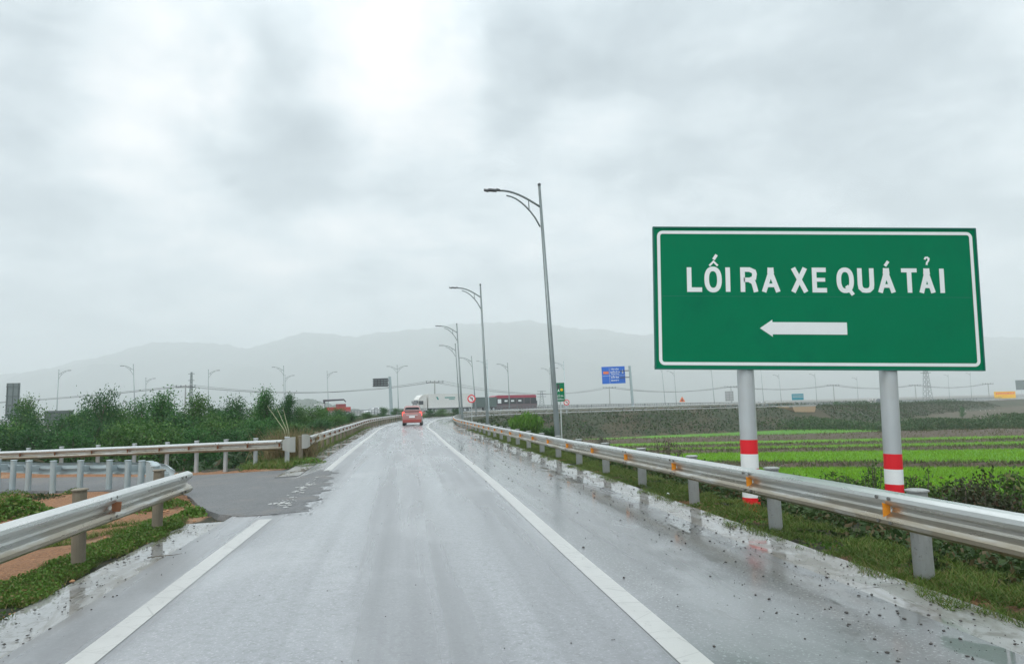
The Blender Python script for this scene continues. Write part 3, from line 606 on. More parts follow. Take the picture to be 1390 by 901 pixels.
def strip(m_, pts, t, y, closed=False, th=.003):
    """flat bold stroke along pts (x,z) with mitred corners; t = half widths"""
    n = len(pts); Lf = []; Rt = []; P = [np.array(p, float) for p in pts]
    for i in range(n):
        a_ = P[i-1] if (i or closed) else None; b_ = P[(i+1) % n] if (i < n-1 or closed) else None
        d1 = (P[i]-a_) if a_ is not None else (b_-P[i]); d2 = (b_-P[i]) if b_ is not None else d1
        d1 = d1/np.linalg.norm(d1); d2 = d2/np.linalg.norm(d2); n1_ = np.array((-d1[1], d1[0])); n2_ = np.array((-d2[1], d2[0])); mm = n1_+n2_; mm /= np.linalg.norm(mm); k_ = t/max(.4, mm.dot(n1_)); Lf.append(P[i]+mm*k_); Rt.append(P[i]-mm*k_)
    vs = [(p[0], y, p[1]) for p in Lf]+[(p[0], y, p[1]) for p in Rt]; vs += [(x, yy+th, z) for x, yy, z in vs]; m = n if closed else n-1; fs = []
    for i in range(m):
        j = (i+1) % n; fs += [(i, n+i, n+j, j), (i, j, 2*n+j, 2*n+i), (n+i, 3*n+i, 3*n+j, n+j)]
    if not closed: fs += [(0, 2*n, 3*n, n), (n-1, 2*n-1, 4*n-1, 3*n-1)]
    m_.add(vs, fs)
def oval(cx_, cz_, a_, b_, n=30, p=2.35): return [(cx_+a_*math.copysign(abs(math.cos(q))**(2/p), math.cos(q)), cz_+b_*math.copysign(abs(math.sin(q))**(2/p), math.sin(q))) for q in [6.28319*k/n for k in range(n)]]
def glyph(ch, xa, xb, ya, yb):
    """capital letter filling pixel columns xa..xb and rows ya (top)..yb (base), surveyed on the sign face"""
    x0, zt_ = SP(xa, ya); x1, zb_ = SP(xb, yb); H_ = zt_-zb_; t = H_*.093; w_ = x1-x0; m_ = MB(); Y0 = -.0205; st = lambda pts, k_=0, tt=t, c=False: strip(m_, [(x0+u, zb_+v) for u, v in pts], tt, Y0-.0006*k_, c)
    if ch == 'L': st([(t, H_), (t, t*.85), (w_, t*.85)], 0)
    if ch == 'I': st([(w_/2, 0), (w_/2, H_)])
    if ch in 'OQ': st(oval(w_/2, H_/2, w_/2-t, H_/2+.01-t), c=True)
    if ch == 'Q': st([(w_*.56, H_*.27), (w_*.93, -H_*.10)], 1, t*.8)
    if ch == 'R':
        st([(t, 0), (t, H_-t*.85), (w_*.55, H_-t*.85), (w_*.80, H_*.87-t*.3), (w_-t*1.15, H_*.74), (w_*.80, H_*.57), (w_*.55, H_*.50), (t*1.5, H_*.50)]); st([(w_*.55, H_*.48), (w_*.76, H_*.40), (w_*.84, H_*.2), (w_-t*.7, 0)], 1)
    if ch == 'A': st([(t*.9, 0), (w_/2, H_-t*1.9)], 0); st([(w_-t*.9, 0), (w_/2, H_-t*1.9)], 1); st([(w_*.5-t*1.3, H_-t*.5), (w_*.5+t*1.3, H_-t*.5)], 2, t*.5); st([(w_*.5-t*.55, H_-t*2.6), (w_*.5-t*.35, H_)], 3, t*.9); st([(w_*.5+t*.55, H_-t*2.6), (w_*.5+t*.35, H_)], 4, t*.9); st([(w_*.25, H_*.27), (w_*.75, H_*.27)], 5, t*.8)
    if ch == 'X': st([(t, 0), (w_-t*1.2, H_)], 0, t*1.02); st([(t*1.2, H_), (w_-t, 0)], 1, t*1.02)
    if ch == 'E': st([(w_, t*.85), (t, t*.85), (t, H_-t*.85), (w_*.97, H_-t*.85)], 0); st([(t, H_*.51), (w_*.9, H_*.51)], 1, t*.85)
    if ch == 'U': st([(t, H_), (t, H_*.34), (w_*.17, H_*.19), (w_*.32, t*1.0), (w_*.5, t*.85), (w_*.68, t*1.0), (w_*.83, H_*.19), (w_-t, H_*.34), (w_-t, H_)])
    if ch == 'T': st([(0, H_-t*.85), (w_, H_-t*.85)], 0, t*.88); st([(w_/2, 0), (w_/2, H_-t)], 1)
    return m_
def pxs(pts): return [SP(x, y) for x, y in pts]
for ch, xa, xb, ya, yb in (('L', 931.7, 952.7, 363.2, 396), ('O', 955.3, 979.7, 363, 396.3), ('I', 983.8, 991.3, 363.3, 396.3), ('R', 1004, 1028, 363.6, 396.6), ('A', 1032.7, 1058.7, 363.6, 396.6), ('X', 1072, 1096.8, 364, 396.8), ('E', 1101, 1122, 364, 396.8), ('Q', 1134, 1159, 364.2, 397.2), ('U', 1162.4, 1186.4, 364.4, 397.3), ('A', 1189.8, 1215, 364.4, 397.4), ('T', 1222, 1245, 364.7, 397.6), ('A', 1245.5, 1269, 364.8, 397.8), ('I', 1274, 1281.4, 365, 397.9)):
    on_sign('letter', glyph(ch, xa, xb, ya, yb).mesh(), M_WHITE, 0, panel)
for nm, pts, tt in (('circumflex', [(962.5, 361), (968, 355.3), (973.8, 361)], .015), ('acute_accent', [(968, 352.6), (972.2, 346.2)], .023), ('acute_accent', [(1200.3, 361.4), (1204.6, 355)], .023), ('hook_accent', [(1254, 352.6), (1255.2, 350.2), (1257.6, 349.8), (1259.6, 351.6), (1259, 354.5), (1257.2, 356.6), (1256.8, 360)], .014)):
    m_ = MB(); strip(m_, pxs(pts), tt, -.0205); on_sign(nm, m_.mesh(), M_WHITE, 0, panel)
a1 = SP(1031, 445.5); 
hx0, hz = a1; hx1 = SP(1048, 445)[0]; tx = SP(1149, 446)[0]; hh = (SP(1047, 434)[1]-SP(1047, 457)[1])/2; sh_ = (SP(1100, 437.5)[1]-SP(1100, 454)[1])/2
on_sign('arrow', MB().prism([(hx0, hz), (hx1, hz-hh), (hx1, hz-sh_), (tx, hz-sh_), (tx, hz+sh_), (hx1, hz+sh_), (hx1, hz+hh)], -.0215, -.018).mesh(), M_WHITE, 0, panel)
on_sign('seam', MB().box((0, -.0178, .02), (SW-.14, .002, .006)).mesh(), plain('frame_green', (.0, .13, .09), .4), 0, panel)
m_ = MB()
for z in (-.8, 0, .8): m_.box((0, .05, z), (SW-.1, .05, .08))

for q_ in m_.each('back_brace', M_GALV, sign): q_.location = SO; q_.rotation_euler = (0, -SROLL, 0)
for k, (xb, xr) in enumerate(((1012, 12.5), (1206, 12.5))):
    bot = AT((1021, 1217)[k]+0, (697, 712)[k], YS+.14); top = AT(xb, 503, YS+.14); top.z = SC.z-.9; r = .130
    o = thing('x', '', ''); bpy.data.objects.remove(o)
    sub_ = Vector((bot.x, YS+.14, bot.z)); ax = top-sub_
    po = MB().tube([sub_-ax.normalized()*.3-sign.location, sub_+ax-sign.location], r, 28).build('post', M_GALV, sign, smooth=False)
    # painted bands
    rows = ((600, 597), (618, 616)) if k == 0 else ((0, 0), (0, 0))
    def zat(y): return AT(xb+8, y, YS).z
    bands = [(zat(597), zat(616.5), M_RED), (zat(616.5), zat(675.5), M_WHITE), (zat(675.5), bot.z-.05, M_RED)] if k == 0 else [(zat(616.5), zat(637.5), M_RED), (zat(637.5), zat(658), M_WHITE), (zat(658), zat(676), M_RED), (zat(676), zat(695), M_WHITE), (zat(695), bot.z-.25, M_RED)]
    if k == 0: bands = [(zat(597), zat(616.5), M_RED), (zat(616.5), zat(636), M_WHITE), (zat(636), zat(655), M_RED), (zat(655), zat(676), M_WHITE), (zat(676), bot.z-.1, M_RED)]
    for z1, z0, mt in bands:
        f = lambda z: sub_+ax*((z-sub_.z)/ax.z)-sign.location
        MB().tube([f(z0), f(z1)], r+.003, 28, cap=False).build('painted_band', mt, po)
    MB().tube([sub_-sign.location+Vector((-.02, -.0, -.16)), sub_-sign.location+Vector((0, 0, -.02))], [r+.14, r+.1], 14).build('footing', plain('footing_clay', (.22, .13, .09), .9, bump=.6, var=.35), sign)

# ------------------------------------------------------------------ street lamps
def lamp(xt, yt, xb, Y, label, arms='L', al=1.0, sign_=None, yb=None, zb=None, group='street lamps', mat=None, az=None):
    T = AT(xt, yt, Y); B_ = AT(xb, 560, Y); 
    if zb is None: zb = zg(B_.x, Y)
    d = (AT(xb, 600, Y)-AT(xb, 560, Y)); B_.z = zb; t = (zb-T.z)/(AT(xb, 560, Y).z-T.z) if abs(AT(xb, 560, Y).z-T.z) > .1 else 1
    B_.x = T.x+(AT(xb, 560, Y).x-T.x)*t
    root = thing('street_lamp', label, 'street lamp', (B_.x, Y, zb), 0, group); H_ = T.z-zb; lean = T.x-B_.x; mt = mat or M_LAMP
    MB().tube([(0, 0, -.3), (0, 0, .5), (lean, 0, H_)], [.115, .11, .05], 12).build('pole', mt, root, smooth=True)
    MB().box((0, 0, .02), (.4, .4, .05)).build('base_plate', mt, root)
    MB().tube([(lean, 0, H_), (lean, 0, H_+.06), (lean, 0, H_+.1)], [.065, .065, .02], 10).build('finial', M_DARK, root)
    for sgn in ([-1] if arms == 'L' else [1] if arms == 'R' else [-1, 1]):
        k = al; ex = lambda x: lean+sgn*x*k*.8; top = []
        for i in range(9): u = i/8; top.append((ex(2.0*u), 0, H_-.85+.73*math.sin(u*1.57)*k-.04*u))
        MB().tube(top, [.042]*8+[.036], 8).build('arm', mt, root, smooth=True); br = []
        for i in range(8): u = i/7; br.append((ex(.02+1.6*u), 0, H_-1.65+1.29*k*math.sin(u*1.45)**.8))
        MB().tube(br, .032, 8).tube([(ex(.55), 0, H_-.85+.73*math.sin(.275*1.57)*k-.01), (ex(.53), 0, H_-1.65+1.29*k*math.sin(.325*1.45)**.8)], .022, 6).build('brace', mt, root, smooth=True)
        hz_ = H_-.16; hd = MB(); 
        for (xa, wa, xb_, wb) in ((1.92, .06, 2.1, .11), (2.1, .12, 2.5, .13), (2.5, .13, 2.72, .07)):
            hd.add([(ex(xa), -wa, hz_-.03), (ex(xa), wa, hz_-.03), (ex(xa), wa*.7, hz_+.04), (ex(xa), -wa*.7, hz_+.04), (ex(xb_), -wb, hz_-.02+.03), (ex(xb_), wb, hz_+.01), (ex(xb_), wb*.7, hz_+.08), (ex(xb_), -wb*.7, hz_+.08)], [(0, 1, 2, 3), (7, 6, 5, 4), (0, 4, 5, 1), (1, 5, 6, 2), (2, 6, 7, 3), (3, 7, 4, 0)])
        hd.build('lamp_head', M_DARK, root)
    return root
lamp(732, 252, 754, 26, 'tallest looking street lamp, nearest behind the right guardrail')
lamp(652, 387, 661, 47, 'second nearest street lamp of the row along the right guardrail, its arm pointing left')
lamp(620, 440, 627, 69, 'third street lamp of the ramp row, its head between the truck and the second lamp')
lamp(618, 467, 624, 91, 'fourth street lamp of the ramp row, just left of the third and shorter')
lamp(640, 484, 646, 114, 'fifth street lamp of the ramp row, just right of the white lorry trailer')
lamp(689, 493, 692, 133, 'single arm street lamp rising in front of the dark red coach')
lamp(661, 489, 664, 138, 'single arm street lamp rising between the dark lorry and the coach', mat=M_BLUEG)
lamp(765, 491, 769, 142, 'single arm street lamp just right of the small green sign', mat=M_BLUEG)
M_FARL = galv('far_lamp_steel', (.30, .34, .34), (.2, .23, .23), .3, .3)
for xt, yt, xb, Y, ar, lb in [(80, 502, 77, 121, 'R', 'leftmost street lamp on the skyline, above the low board back'),
    (181, 495, 183, 113, 'L', 'street lamp with its arm to the left standing above the trees at the left'),
    (198, 513, 198, 153, 'R', 'short looking street lamp between the left arm lamp and the power pole'),
    (283, 502, 283, 131, 'R', 'street lamp with its arm to the right, just right of the lattice tower'),
    (385, 497, 386, 126, 'L', 'street lamp with its arm to the left, above the tall reed stalks'),
    (387, 509, 388, 156, 'R', 'street lamp with its arm to the right, overlapping the taller one above the reed stalks'),
    (444, 504, 446, 146, 'R', 'street lamp with its arm to the right beside the crane lorry'),
    (539, 496, 541, 140, 'LR', 'double armed street lamp right of the grey gantry sign'),
    (746, 499, 749, 172, 'LR', 'double armed street lamp left of the small green sign'),
    (898, 497, 904, 190, 'L', 'street lamp whose top hides behind the left edge of the large green sign'),
    (915, 503, 919, 196, 'L', 'street lamp just left of the orange warning triangle'),
    (965, 497, 971, 205, 'L', 'street lamp left of the pale grey board on the expressway'),
    (1032, 494, 1038, 212, 'L', 'street lamp standing right behind the left post of the large sign'),
    (1057, 508, 1062, 246, 'L', 'street lamp between the left sign post and the small teal board'),
    (1106, 507, 1110, 260, 'L', 'street lamp above the concrete underpass'),
    (1163, 512, 1166, 300, 'L', 'faint street lamp between the two posts of the large sign'),
    (1287, 508, 1290, 330, 'L', 'faint street lamp right of the distant lattice tower'),
    (1317, 506, 1320, 340, 'L', 'faint street lamp left of the yellow board')]:
    lamp(xt, yt, xb, Y, lb, ar, zb=(-.0 if Y < 180 else -1.2)-.3, mat=M_FARL)

# ------------------------------------------------------------------ power line
def util_pole(x, y, Y, label, hb=-4.6, arm=2.6):
    T = AT(x, y, Y); root = thing('power_pole', label, 'power pole', (T.x, Y, hb), 0, 'power poles beyond the expressway'); H_ = T.z-hb
    lean = -.03*H_*0; MB().tube([(0, 0, 0), (0, 0, H_)], [.26, .16], 8).build('pole', M_CONC, root)
    MB().box((0, 0, H_-.5), (arm*2, .16, .16)).build('crossarm', M_DARK, root); ins = MB()
    for u in (-1, -.5, 0, .5, 1): ins.tube([(arm*u*.95, 0, H_-.45), (arm*u*.95, 0, H_-.1), (arm*u*.95, 0, H_+.15)], [.05, .16, .08], 6)
    ins.each('insulator', M_BACK, root); return Vector((T.x, Y, T.z))
PP = [util_pole(252, 523, 180, 'power pole with crossarm left of the lattice tower above the trees'), util_pole(590, 517, 204, 'power pole with crossarm rising above the white lorry'), util_pole(827, 525, 320, 'power pole with crossarm seen under the blue direction sign', arm=3),
      util_pole(992, 524, 330, 'power pole with crossarm behind the pale grey board', arm=3), util_pole(1131, 522, 350, 'power pole left of the right hand sign post', arm=3), util_pole(1242, 522, 370, 'power pole just right of the right hand sign post', arm=3), util_pole(1341, 520, 380, 'power pole left of the yellow board', arm=3)]
def wire(a_, b_, sag, name='power_line', label=''):
    m_ = MB()
    for dz, dx in ((0, -2.2), (0, 2.2), (-.1, 0)):
        pts = [(a_.lerp(b_, t/14)+Vector((dx, 0, dz-sag*4*(t/14)*(1-t/14)))) for t in range(15)]; m_.tube(pts, .035 if a_.y < 300 else .05, 4)
    tag(m_.build(name, M_DARK), label, 'power cable', 'power cables sagging between the poles')
wl = ['power cables running from the pole left of the tower down to the left edge', 'power cables sagging from the left pole to the pole above the white lorry', 'power cables sagging behind the coach and under the blue direction sign', 'power cables from the pole under the blue sign to the pale grey board', 'power cables seen between the two posts of the large sign, left span', 'power cables passing behind the right hand sign post', 'power cables ending at the pole beside the yellow board']
wire(AT(-260, 556, 150), PP[0], 1.2, label=wl[0])
for i in range(6): wire(PP[i], PP[i+1], (2.6, 3.6, 2.5, 2, 2, 2)[i], label=wl[i+1])
def pylon(x, yt, Y, label, wpx):
    T = AT(x, yt, Y); zb = -5; H_ = T.z-zb; root = thing('lattice_tower', label, 'pylon', (T.x, Y, zb), 0, 'lattice towers'); b = wpx/FP*Y/2; m_ = MB(); n = 9; br = MB(); th = .0004*Y
    def cor(t, k): r = b*(1-t*.75); return Vector((r*(1, 1, -1, -1)[k], r*(1, -1, -1, 1)[k], H_*t))
    for k in range(4): m_.tube([cor(0, k), cor(1, k)], th, 4)
    for i in range(n):
        for k in range(4): br.tube([cor(i/n, k), cor((i+1)/n, (k+1) % 4)], th*.55, 4); br.tube([cor(i/n, (k+1) % 4), cor((i+1)/n, k)], th*.55, 4)
    m_.each('leg', M_BACK, root); br.build('bracing', M_BACK, root); ar = MB()
    for t in (.72, .85, .97): ar.box((0, 0, H_*t), (b*3.0, th*3, th*2))
    ar.each('arm', M_BACK, root)
pylon(260, 505, 330, 'lattice steel tower behind the trees right of the power pole', 5.5)
pylon(1255, 490, 520, 'faint lattice tower just right of the right hand sign post', 9)
pylon(735, 530, 600, 'tiny distant lattice tower left of the small green sign', 8)

# ------------------------------------------------------------------ smaller signs
def face_text(parent, s, x0, x1, z0, z1, mat, bold=.01): 
    o = link('lettering', fit_text(s, x0, x1, z0, z1, bold, .006), parent, mat); o.location = (0, -.035, 0); return o
# blue direction sign on a cantilever post
Y = 150; T = AT(854.5, 496.5, Y); Bq = AT(860, 556, Y); c0 = AT(832.5, 509, Y); k = Y/FP
bs = thing('direction_sign', 'blue direction sign with white lettering on a thick grey post', 'road sign', (Bq.x, Y, zg(Bq.x, Y)-.1)); z0 = bs.location.z; off_ = -bs.location
MB().tube([Vector((Bq.x, Y, z0))+off_, T+off_], [.32, .26], 14).build('post', M_BLUEG, bs)
pn = MB().box((0, 0, 0), (33.5*k, .06, 23*k)).build('panel', M_BLUE, bs); pn.location = c0+off_+Vector((0, -.35, 0)); pn.rotation_euler = (0, R_(-1.2), R_(14))
for txt, xa, xb, za, zb_ in (('TÂN DÂN', -.6, 1.25, 1.12, 1.42), ('QUỐC LỘ 1A', -.75, 1.5, .45, .8), ('NGHI SƠN', -.55, 1.3, 0.08, .3), ('LỐI RA', -.6, 1.25, -.72, -.34), ('EXIT', -.6, 1.25, -1.35, -1.05)): face_text(pn, txt, xa, xb, za, zb_, M_WHITE, .03)
MB().box((0, -.04, -.13), (5.2, .012, .05)).box((-.95, -.041, -.2), (.04, .012, 3.5)).build('divider', M_WHITE, pn)
MB().box((-1.75, -.045, .55), (1.25, .012, .55)).build('route_badge', M_ORANGE, pn); MB().prism([(1.95, .3), (2.35, .3), (2.15, 1.2)], -.05, -.035).build('arrow', M_WHITE, pn)
m_ = MB()
for yy in (503, 512): a_ = AT(849, yy, Y)+off_; m_.tube([a_+Vector((-1.3, -.2, 0)), a_+Vector((1.2, 0, 0))], .09, 8)
m_.each('bracket', M_DARK, bs)
# gantry sign seen from behind
Y = 132; T = AT(529, 511, Y); Bq = AT(531.5, 560, Y); k = Y/FP; gs = thing('gantry_sign', 'grey ribbed back of a road sign held left of a thick post', 'road sign', (Bq.x, Y, zg(Bq.x, Y)-.2)); off_ = -gs.location
MB().tube([Vector((Bq.x, Y, gs.location.z))+off_, T+off_], [.34, .27], 14).build('post', M_BLUEG, gs); c0 = AT(516.5, 519, Y)+off_
MB().box(c0, (21*k, .08, 11.5*k), R_(-10)).build('panel', M_BACK, gs); m_ = MB()
for u in (-4.5, -1.5, 1.5, 4.5): m_.box(c0+Vector((0, -.12, u*k)), (22*k, .1, .16), R_(-10))
for u in (-8, -4, 0, 4, 8): m_.box(c0+Vector((u*k, -.2+u*k*math.sin(R_(-10))*-0, 0)), (.1, .08, 10*k))
m_.each('rib', M_DARK, gs); m_ = MB()
for u in (-3.5, 2.5): m_.tube([c0+Vector((8*k, 0, u*k)), Vector((T.x, Y, 0))+off_+Vector((0, 0, c0.z-off_.z+u*k))], .1, 8)
m_.each('bracket', M_DARK, gs)
# small green sign beside the nearest lamp
Y = 60; c0 = AT(760.5, 532, Y); k = Y/FP; ss_ = thing('information_sign', 'small upright green sign with white and yellow marks beside the nearest lamp pole', 'road sign', (c0.x, Y, zg(c0.x, Y))); off_ = -ss_.location
pn = MB().box((0, 0, 0), (11.5*k, .05, 25*k)).build('panel', M_GREEN, ss_); pn.location = c0+off_
MB().tube([(0, .08, -.3), (0, .08, (c0+off_).z)], .06, 10).build('post', M_GALV, ss_); face_text(pn, 'LỐI RA', -.27, .27, -.42, -.26, M_WHITE); face_text(pn, '500m', -.27, .27, -.68, -.54, M_WHITE)
MB().prism([(-.25, .02), (-.14, .3), (-.05, .02), (-.14, .08)], -.04, -.026).build('arrow', M_WHITE, pn); MB().tube([(.12, -.04, .2), (.12, -.026, .2)], .12, 12).build('yellow_dot', M_YELLOW, pn)
MB().prism([(-.3, .3), (-.05, .3), (-.05, .72), (-.22, .72)], -.038, -.026).build('dark_shape', M_DARK, pn)
def round_sign(x, y, Y, rpx, label, turn=True):
    c0 = AT(x, y, Y); k = Y/FP; r = rpx*k; o = thing('prohibition_sign', label, 'road sign', (c0.x, Y, zg(c0.x, Y)), 0, 'round red ringed signs'); h = c0.z-o.location.z
    MB().tube([(0, .06, -.2), (0, .06, h)], .05, 8).build('post', M_GALV, o); d = MB().tube([(0, 0, h), (0, .03, h)], r, 24).build('disc', M_WHITE, o)
    n = 24; vs = []; 
    for i in range(n): q = 6.283*i/n; vs += [(r*math.cos(q), -.008, h+r*math.sin(q)), (r*.72*math.cos(q), -.008, h+r*.72*math.sin(q))]
    MB().add(vs, [(2*i, 2*i+1, (2*i+3) % (2*n), (2*i+2) % (2*n)) for i in range(n)]).build('ring', M_RED, o)
    MB().box((0, -.012, h), (r*.16, .01, r*1.3), M=Matrix.Rotation(R_(-40), 3, 'Y')).build('slash', M_RED, o); MB().prism([(-r*.4, h+r*.25), (-r*.05, h+r*.45), (-r*.05, h+r*.3), (r*.3, h+r*.3), (r*.3, h-r*.4), (r*.15, h-r*.4), (r*.15, h+r*.15), (-r*.05, h+r*.15), (-r*.05, h+r*.05)], -.02, -.01).build('arrow', M_DARK, o)
round_sign(640, 541, 84, 5.6, 'round red ringed no turning sign in front of the dark lorry')
round_sign(769, 546, 125, 4.0, 'smaller round red ringed sign below the small green sign')
def tri_sign(x, y, Y, label):
    c0 = AT(x, y, Y); k = Y/FP; o = thing('warning_sign', label, 'road sign', (c0.x, Y, c0.z-1.6)); h = 1.6
    MB().tube([(0, .05, -.6), (0, .05, h)], .05, 6).build('post', M_GALV, o); MB().prism([(-4*k, h-3.2*k), (4*k, h-3.2*k), (0, h+4*k)], -.02, .02).build('panel', M_ORANGE, o); MB().prism([(-1.6*k, h-2*k), (1.6*k, h-2*k), (0, h+.8*k)], -.03, -.02).build('symbol', M_DARK, o)
tri_sign(926, 542, 165, 'small orange warning triangle beside the expressway fence')
def board(name, label, x0, y0, x1, y1, Y, mat, legs=True, rib=False, marks=None, zb=None, grid=False):
    a_ = AT(x0, y0, Y); b_ = AT(x1, y1, Y); c = (a_+b_)/2; wd = abs(b_.x-a_.x); ht = abs(a_.z-b_.z); zb = zg(c.x, Y) if zb is None else zb; o = thing(name, label, 'sign board', (c.x, Y, zb)); h = c.z-zb
    pn = MB().box((0, 0, 0), (wd, .08, ht)).build('panel', mat, o); pn.location = (0, 0, h)
    for s_ in (-1, 1): MB().tube([(s_*wd*.32, .12, -.2), (s_*wd*.32, .12, h)], .055, 8).build('leg', M_GALV, o)
    if rib:
        m_ = MB()
        for u in (-.42, 0, .42): m_.box((u*wd, -.06, 0), (.07, .05, ht*.98))
        for u in (-.4, -.13, .13, .4): m_.box((0, -.09, u*ht), (wd, .03, .06))
        m_.each('rib', M_LAMP, pn)
    if marks:
        m_ = MB(); r = random.Random(4); rows = marks[1]
        for q in range(rows):
            x = -.42*wd
            while x < .38*wd: l_ = r.uniform(.05, .12)*wd; m_.box((x+l_/2, -.045, ht*(.22-.5*q/max(1, rows))), (l_, .012, ht*.22/rows*1.3)); x += l_+.02*wd
        m_.build('markings', marks[0], pn)
    return o
board('sign_board', 'tall grey ribbed back of a narrow sign standing at the far left edge', 9.5, 520, 25, 567, 62, M_BACK, rib=True, zb=-1.6)
board('sign_board', 'low wide grey green sign back partly hidden by the trees at the left', 61, 557.5, 99, 575, 66, plain('grey_green_board', (.13, .17, .15), .6), rib=True, zb=-2)
board('sign_board', 'pale grey board standing on the expressway left of the left sign post', 984, 531, 996, 544, 215, plain('pale_board', (.42, .43, .43), .6), rib=True, zb=-1.1)
board('sign_board', 'small teal board on the expressway above the underpass', 1074.5, 534.5, 1091, 542.5, 225, M_TEAL, zb=-1.1, marks=(M_BLUEG, 2))
board('sign_board', 'yellow board with red markings on the far right of the expressway', 1349, 531.5, 1379, 540, 330, M_YELLOW, zb=-1.7, marks=(M_ORANGE, 1))
board('sign_board', 'grey gantry board cut by the right edge above the yellow board', 1378, 516, 1420, 528, 340, M_BACK, rib=True, zb=-1.7)

# ------------------------------------------------------------------ underpass
# ------------------------------------------------------------------ vehicles
def wheel(parent, x, y, r, wd):
    w_ = thing('wheel', '', ''); 
    for k_ in list(w_.keys()): del w_[k_]
    w_.parent = parent; w_.location = (x, y, r); MB().tube([(0, -wd/2, 0), (0, wd/2, 0)], r, 18).build('tyre', M_TYRE, w_); MB().tube([(0, -wd/2-.012, 0), (0, wd/2+.012, 0)], r*.58, 12).build('rim', M_GALV, w_)
def loft(secs):
    """secs: list of (x, [(y,z)...]) equal counts"""
    n = len(secs[0][1]); vs = [(x, y, z) for x, s_ in secs for y, z in s_]; fs = [(i*n+j, i*n+(j+1) % n, (i+1)*n+(j+1) % n, (i+1)*n+j) for i in range(len(secs)-1) for j in range(n)]
    fs += [tuple(range(n-1, -1, -1)), tuple(range((len(secs)-1)*n, len(secs)*n))]; return MB().add(vs, fs)
def sec(w_, z0, zb, zt, wt): return [(-w_*.92, z0), (w_*.92, z0), (w_, z0+.18), (w_, zb), (wt, zt-.05), (wt*.86, zt), (-wt*.86, zt), (-wt, zt-.05), (-w_, zb), (-w_, z0+.18)]
def car(name, label, loc, rz, col, van=True, detail=True):
    o = thing(name, label, 'car', loc, rz); paint = plain('paint_%d' % int(col[0]*1000+col[1]*100), col, .3, metal=.2, coat=.6, var=.04)
    # x forward, rear at -2.2
    if van:
        body = loft([(-2.2, sec(.76, .34, .62, .86, .72)), (-2.16, sec(.84, .26, .9, 1.12, .8)), (-2.05, sec(.86, .25, .98, 1.2, .8)), (-1.2, sec(.88, .25, 1.0, 1.22, .82)), (.8, sec(.88, .25, .98, 1.14, .82)), (1.3, sec(.87, .25, .9, 1.02, .8)), (2.1, sec(.82, .28, .7, .82, .7)), (2.25, sec(.7, .34, .55, .66, .6))])
        cab = loft([(-2.08, sec(.8, 1.14, 1.2, 1.26, .76)), (-1.86, sec(.78, 1.15, 1.25, 1.62, .64)), (-1.6, sec(.79, 1.15, 1.25, 1.74, .64)), (0, sec(.79, 1.1, 1.25, 1.76, .65)), (.45, sec(.78, 1.08, 1.2, 1.64, .62)), (1.25, sec(.72, 1.0, 1.02, 1.08, .6))])
    else:
        body = loft([(-2.2, sec(.7, .34, .6, .9, .66)), (-2.1, sec(.83, .24, .8, 1.0, .78)), (-1.2, sec(.86, .22, .88, 1.02, .78)), (.9, sec(.86, .22, .86, .98, .78)), (2.0, sec(.8, .24, .66, .76, .7)), (2.2, sec(.66, .3, .5, .6, .6))])
        cab = loft([(-1.75, sec(.72, .96, .98, 1.03, .68)), (-1.0, sec(.72, .96, 1.05, 1.38, .58)), (0, sec(.72, .96, 1.05, 1.44, .58)), (.5, sec(.7, .96, 1.02, 1.34, .56)), (1.25, sec(.66, .95, .97, 1.0, .6))])
    b = body.build('body', paint, o, smooth=False); c = cab.build('cabin', paint, o)
    zr = 1.45 if van else 1.2; g = MB()
    for s_ in (-1, 1):
        y = .735 if van else .665
        for xa, xb_ in ((-1.6, -.75), (-.65, .3)): g.add([(xa, s_*(y+.055), zr-.2), (xb_, s_*(y+.055), zr-.2), (xb_-.1, s_*(y-.045), zr+.2 if van else zr+.14), (xa+.1, s_*(y-.045), zr+.2 if van else zr+.14)], [(0, 1, 2, 3)])
    g.each('side_window', M_GLASS, c)
    if van: MB().add([(-2.075, -.68, 1.2), (-2.075, .68, 1.2), (-1.885, .6, 1.6), (-1.885, -.6, 1.6)], [(0, 1, 2, 3)]).build('rear_window', M_GLASS, c).location = (-.02, 0, 0)
    MB().add([(1.2, -.6, 1.06), (1.2, .6, 1.06), (.5, .54, 1.6 if van else 1.32), (.5, -.54, 1.6 if van else 1.32)], [(0, 1, 2, 3)]).build('windscreen', M_GLASS, c).location = (.02, 0, .02)
    for x in (-1.4, 1.4):
        for y in (-.76, .76): wheel(o, x, y, .33, .2)
    if detail:
        t = NT('tail_lamp_lit'); t.out(col=(.7, .03, .03), rough=.3, em=(1, .12, .09), ems=1.0)
        for s_ in (-1, 1):
            MB().add([(-2.19, s_*.56, .86), (-2.17, s_*.86, .86), (-2.1, s_*.86, 1.22), (-2.14, s_*.66, 1.22), (-2.05, s_*.56, .86), (-1.9, s_*.89, .86), (-1.9, s_*.87, 1.2), (-2.0, s_*.66, 1.22)], [(0, 1, 2, 3), (1, 5, 6, 2), (0, 3, 7, 4), (4, 5, 1, 0), (3, 2, 6, 7)]).build('tail_lamp', t.m, o)
            MB().box((-2.2, s_*.7, .42), (.04, .16, .08)).build('fog_lamp', t.m, o)
        MB().box((-2.16, 0, .42), (.14, 1.62, .22)).build('bumper', plain('bumper_red', (.32, .05, .04), .5), o)
        MB().box((-2.215, 0, .78), (.02, .5, .15)).build('number_plate', M_WHITE, o)
        MB().box((-2.0, 0, 1.73), (.28, 1.1, .03)).build('spoiler', paint, o); MB().box((-2.19, 0, .93), (.03, 1.0, .05)).build('chrome_strip', M_GALV, o)
        for s_ in (-1, 1): MB().box((.75, s_*.98, 1.12), (.12, .18, .13)).build('wing_mirror', paint, o)
    return o
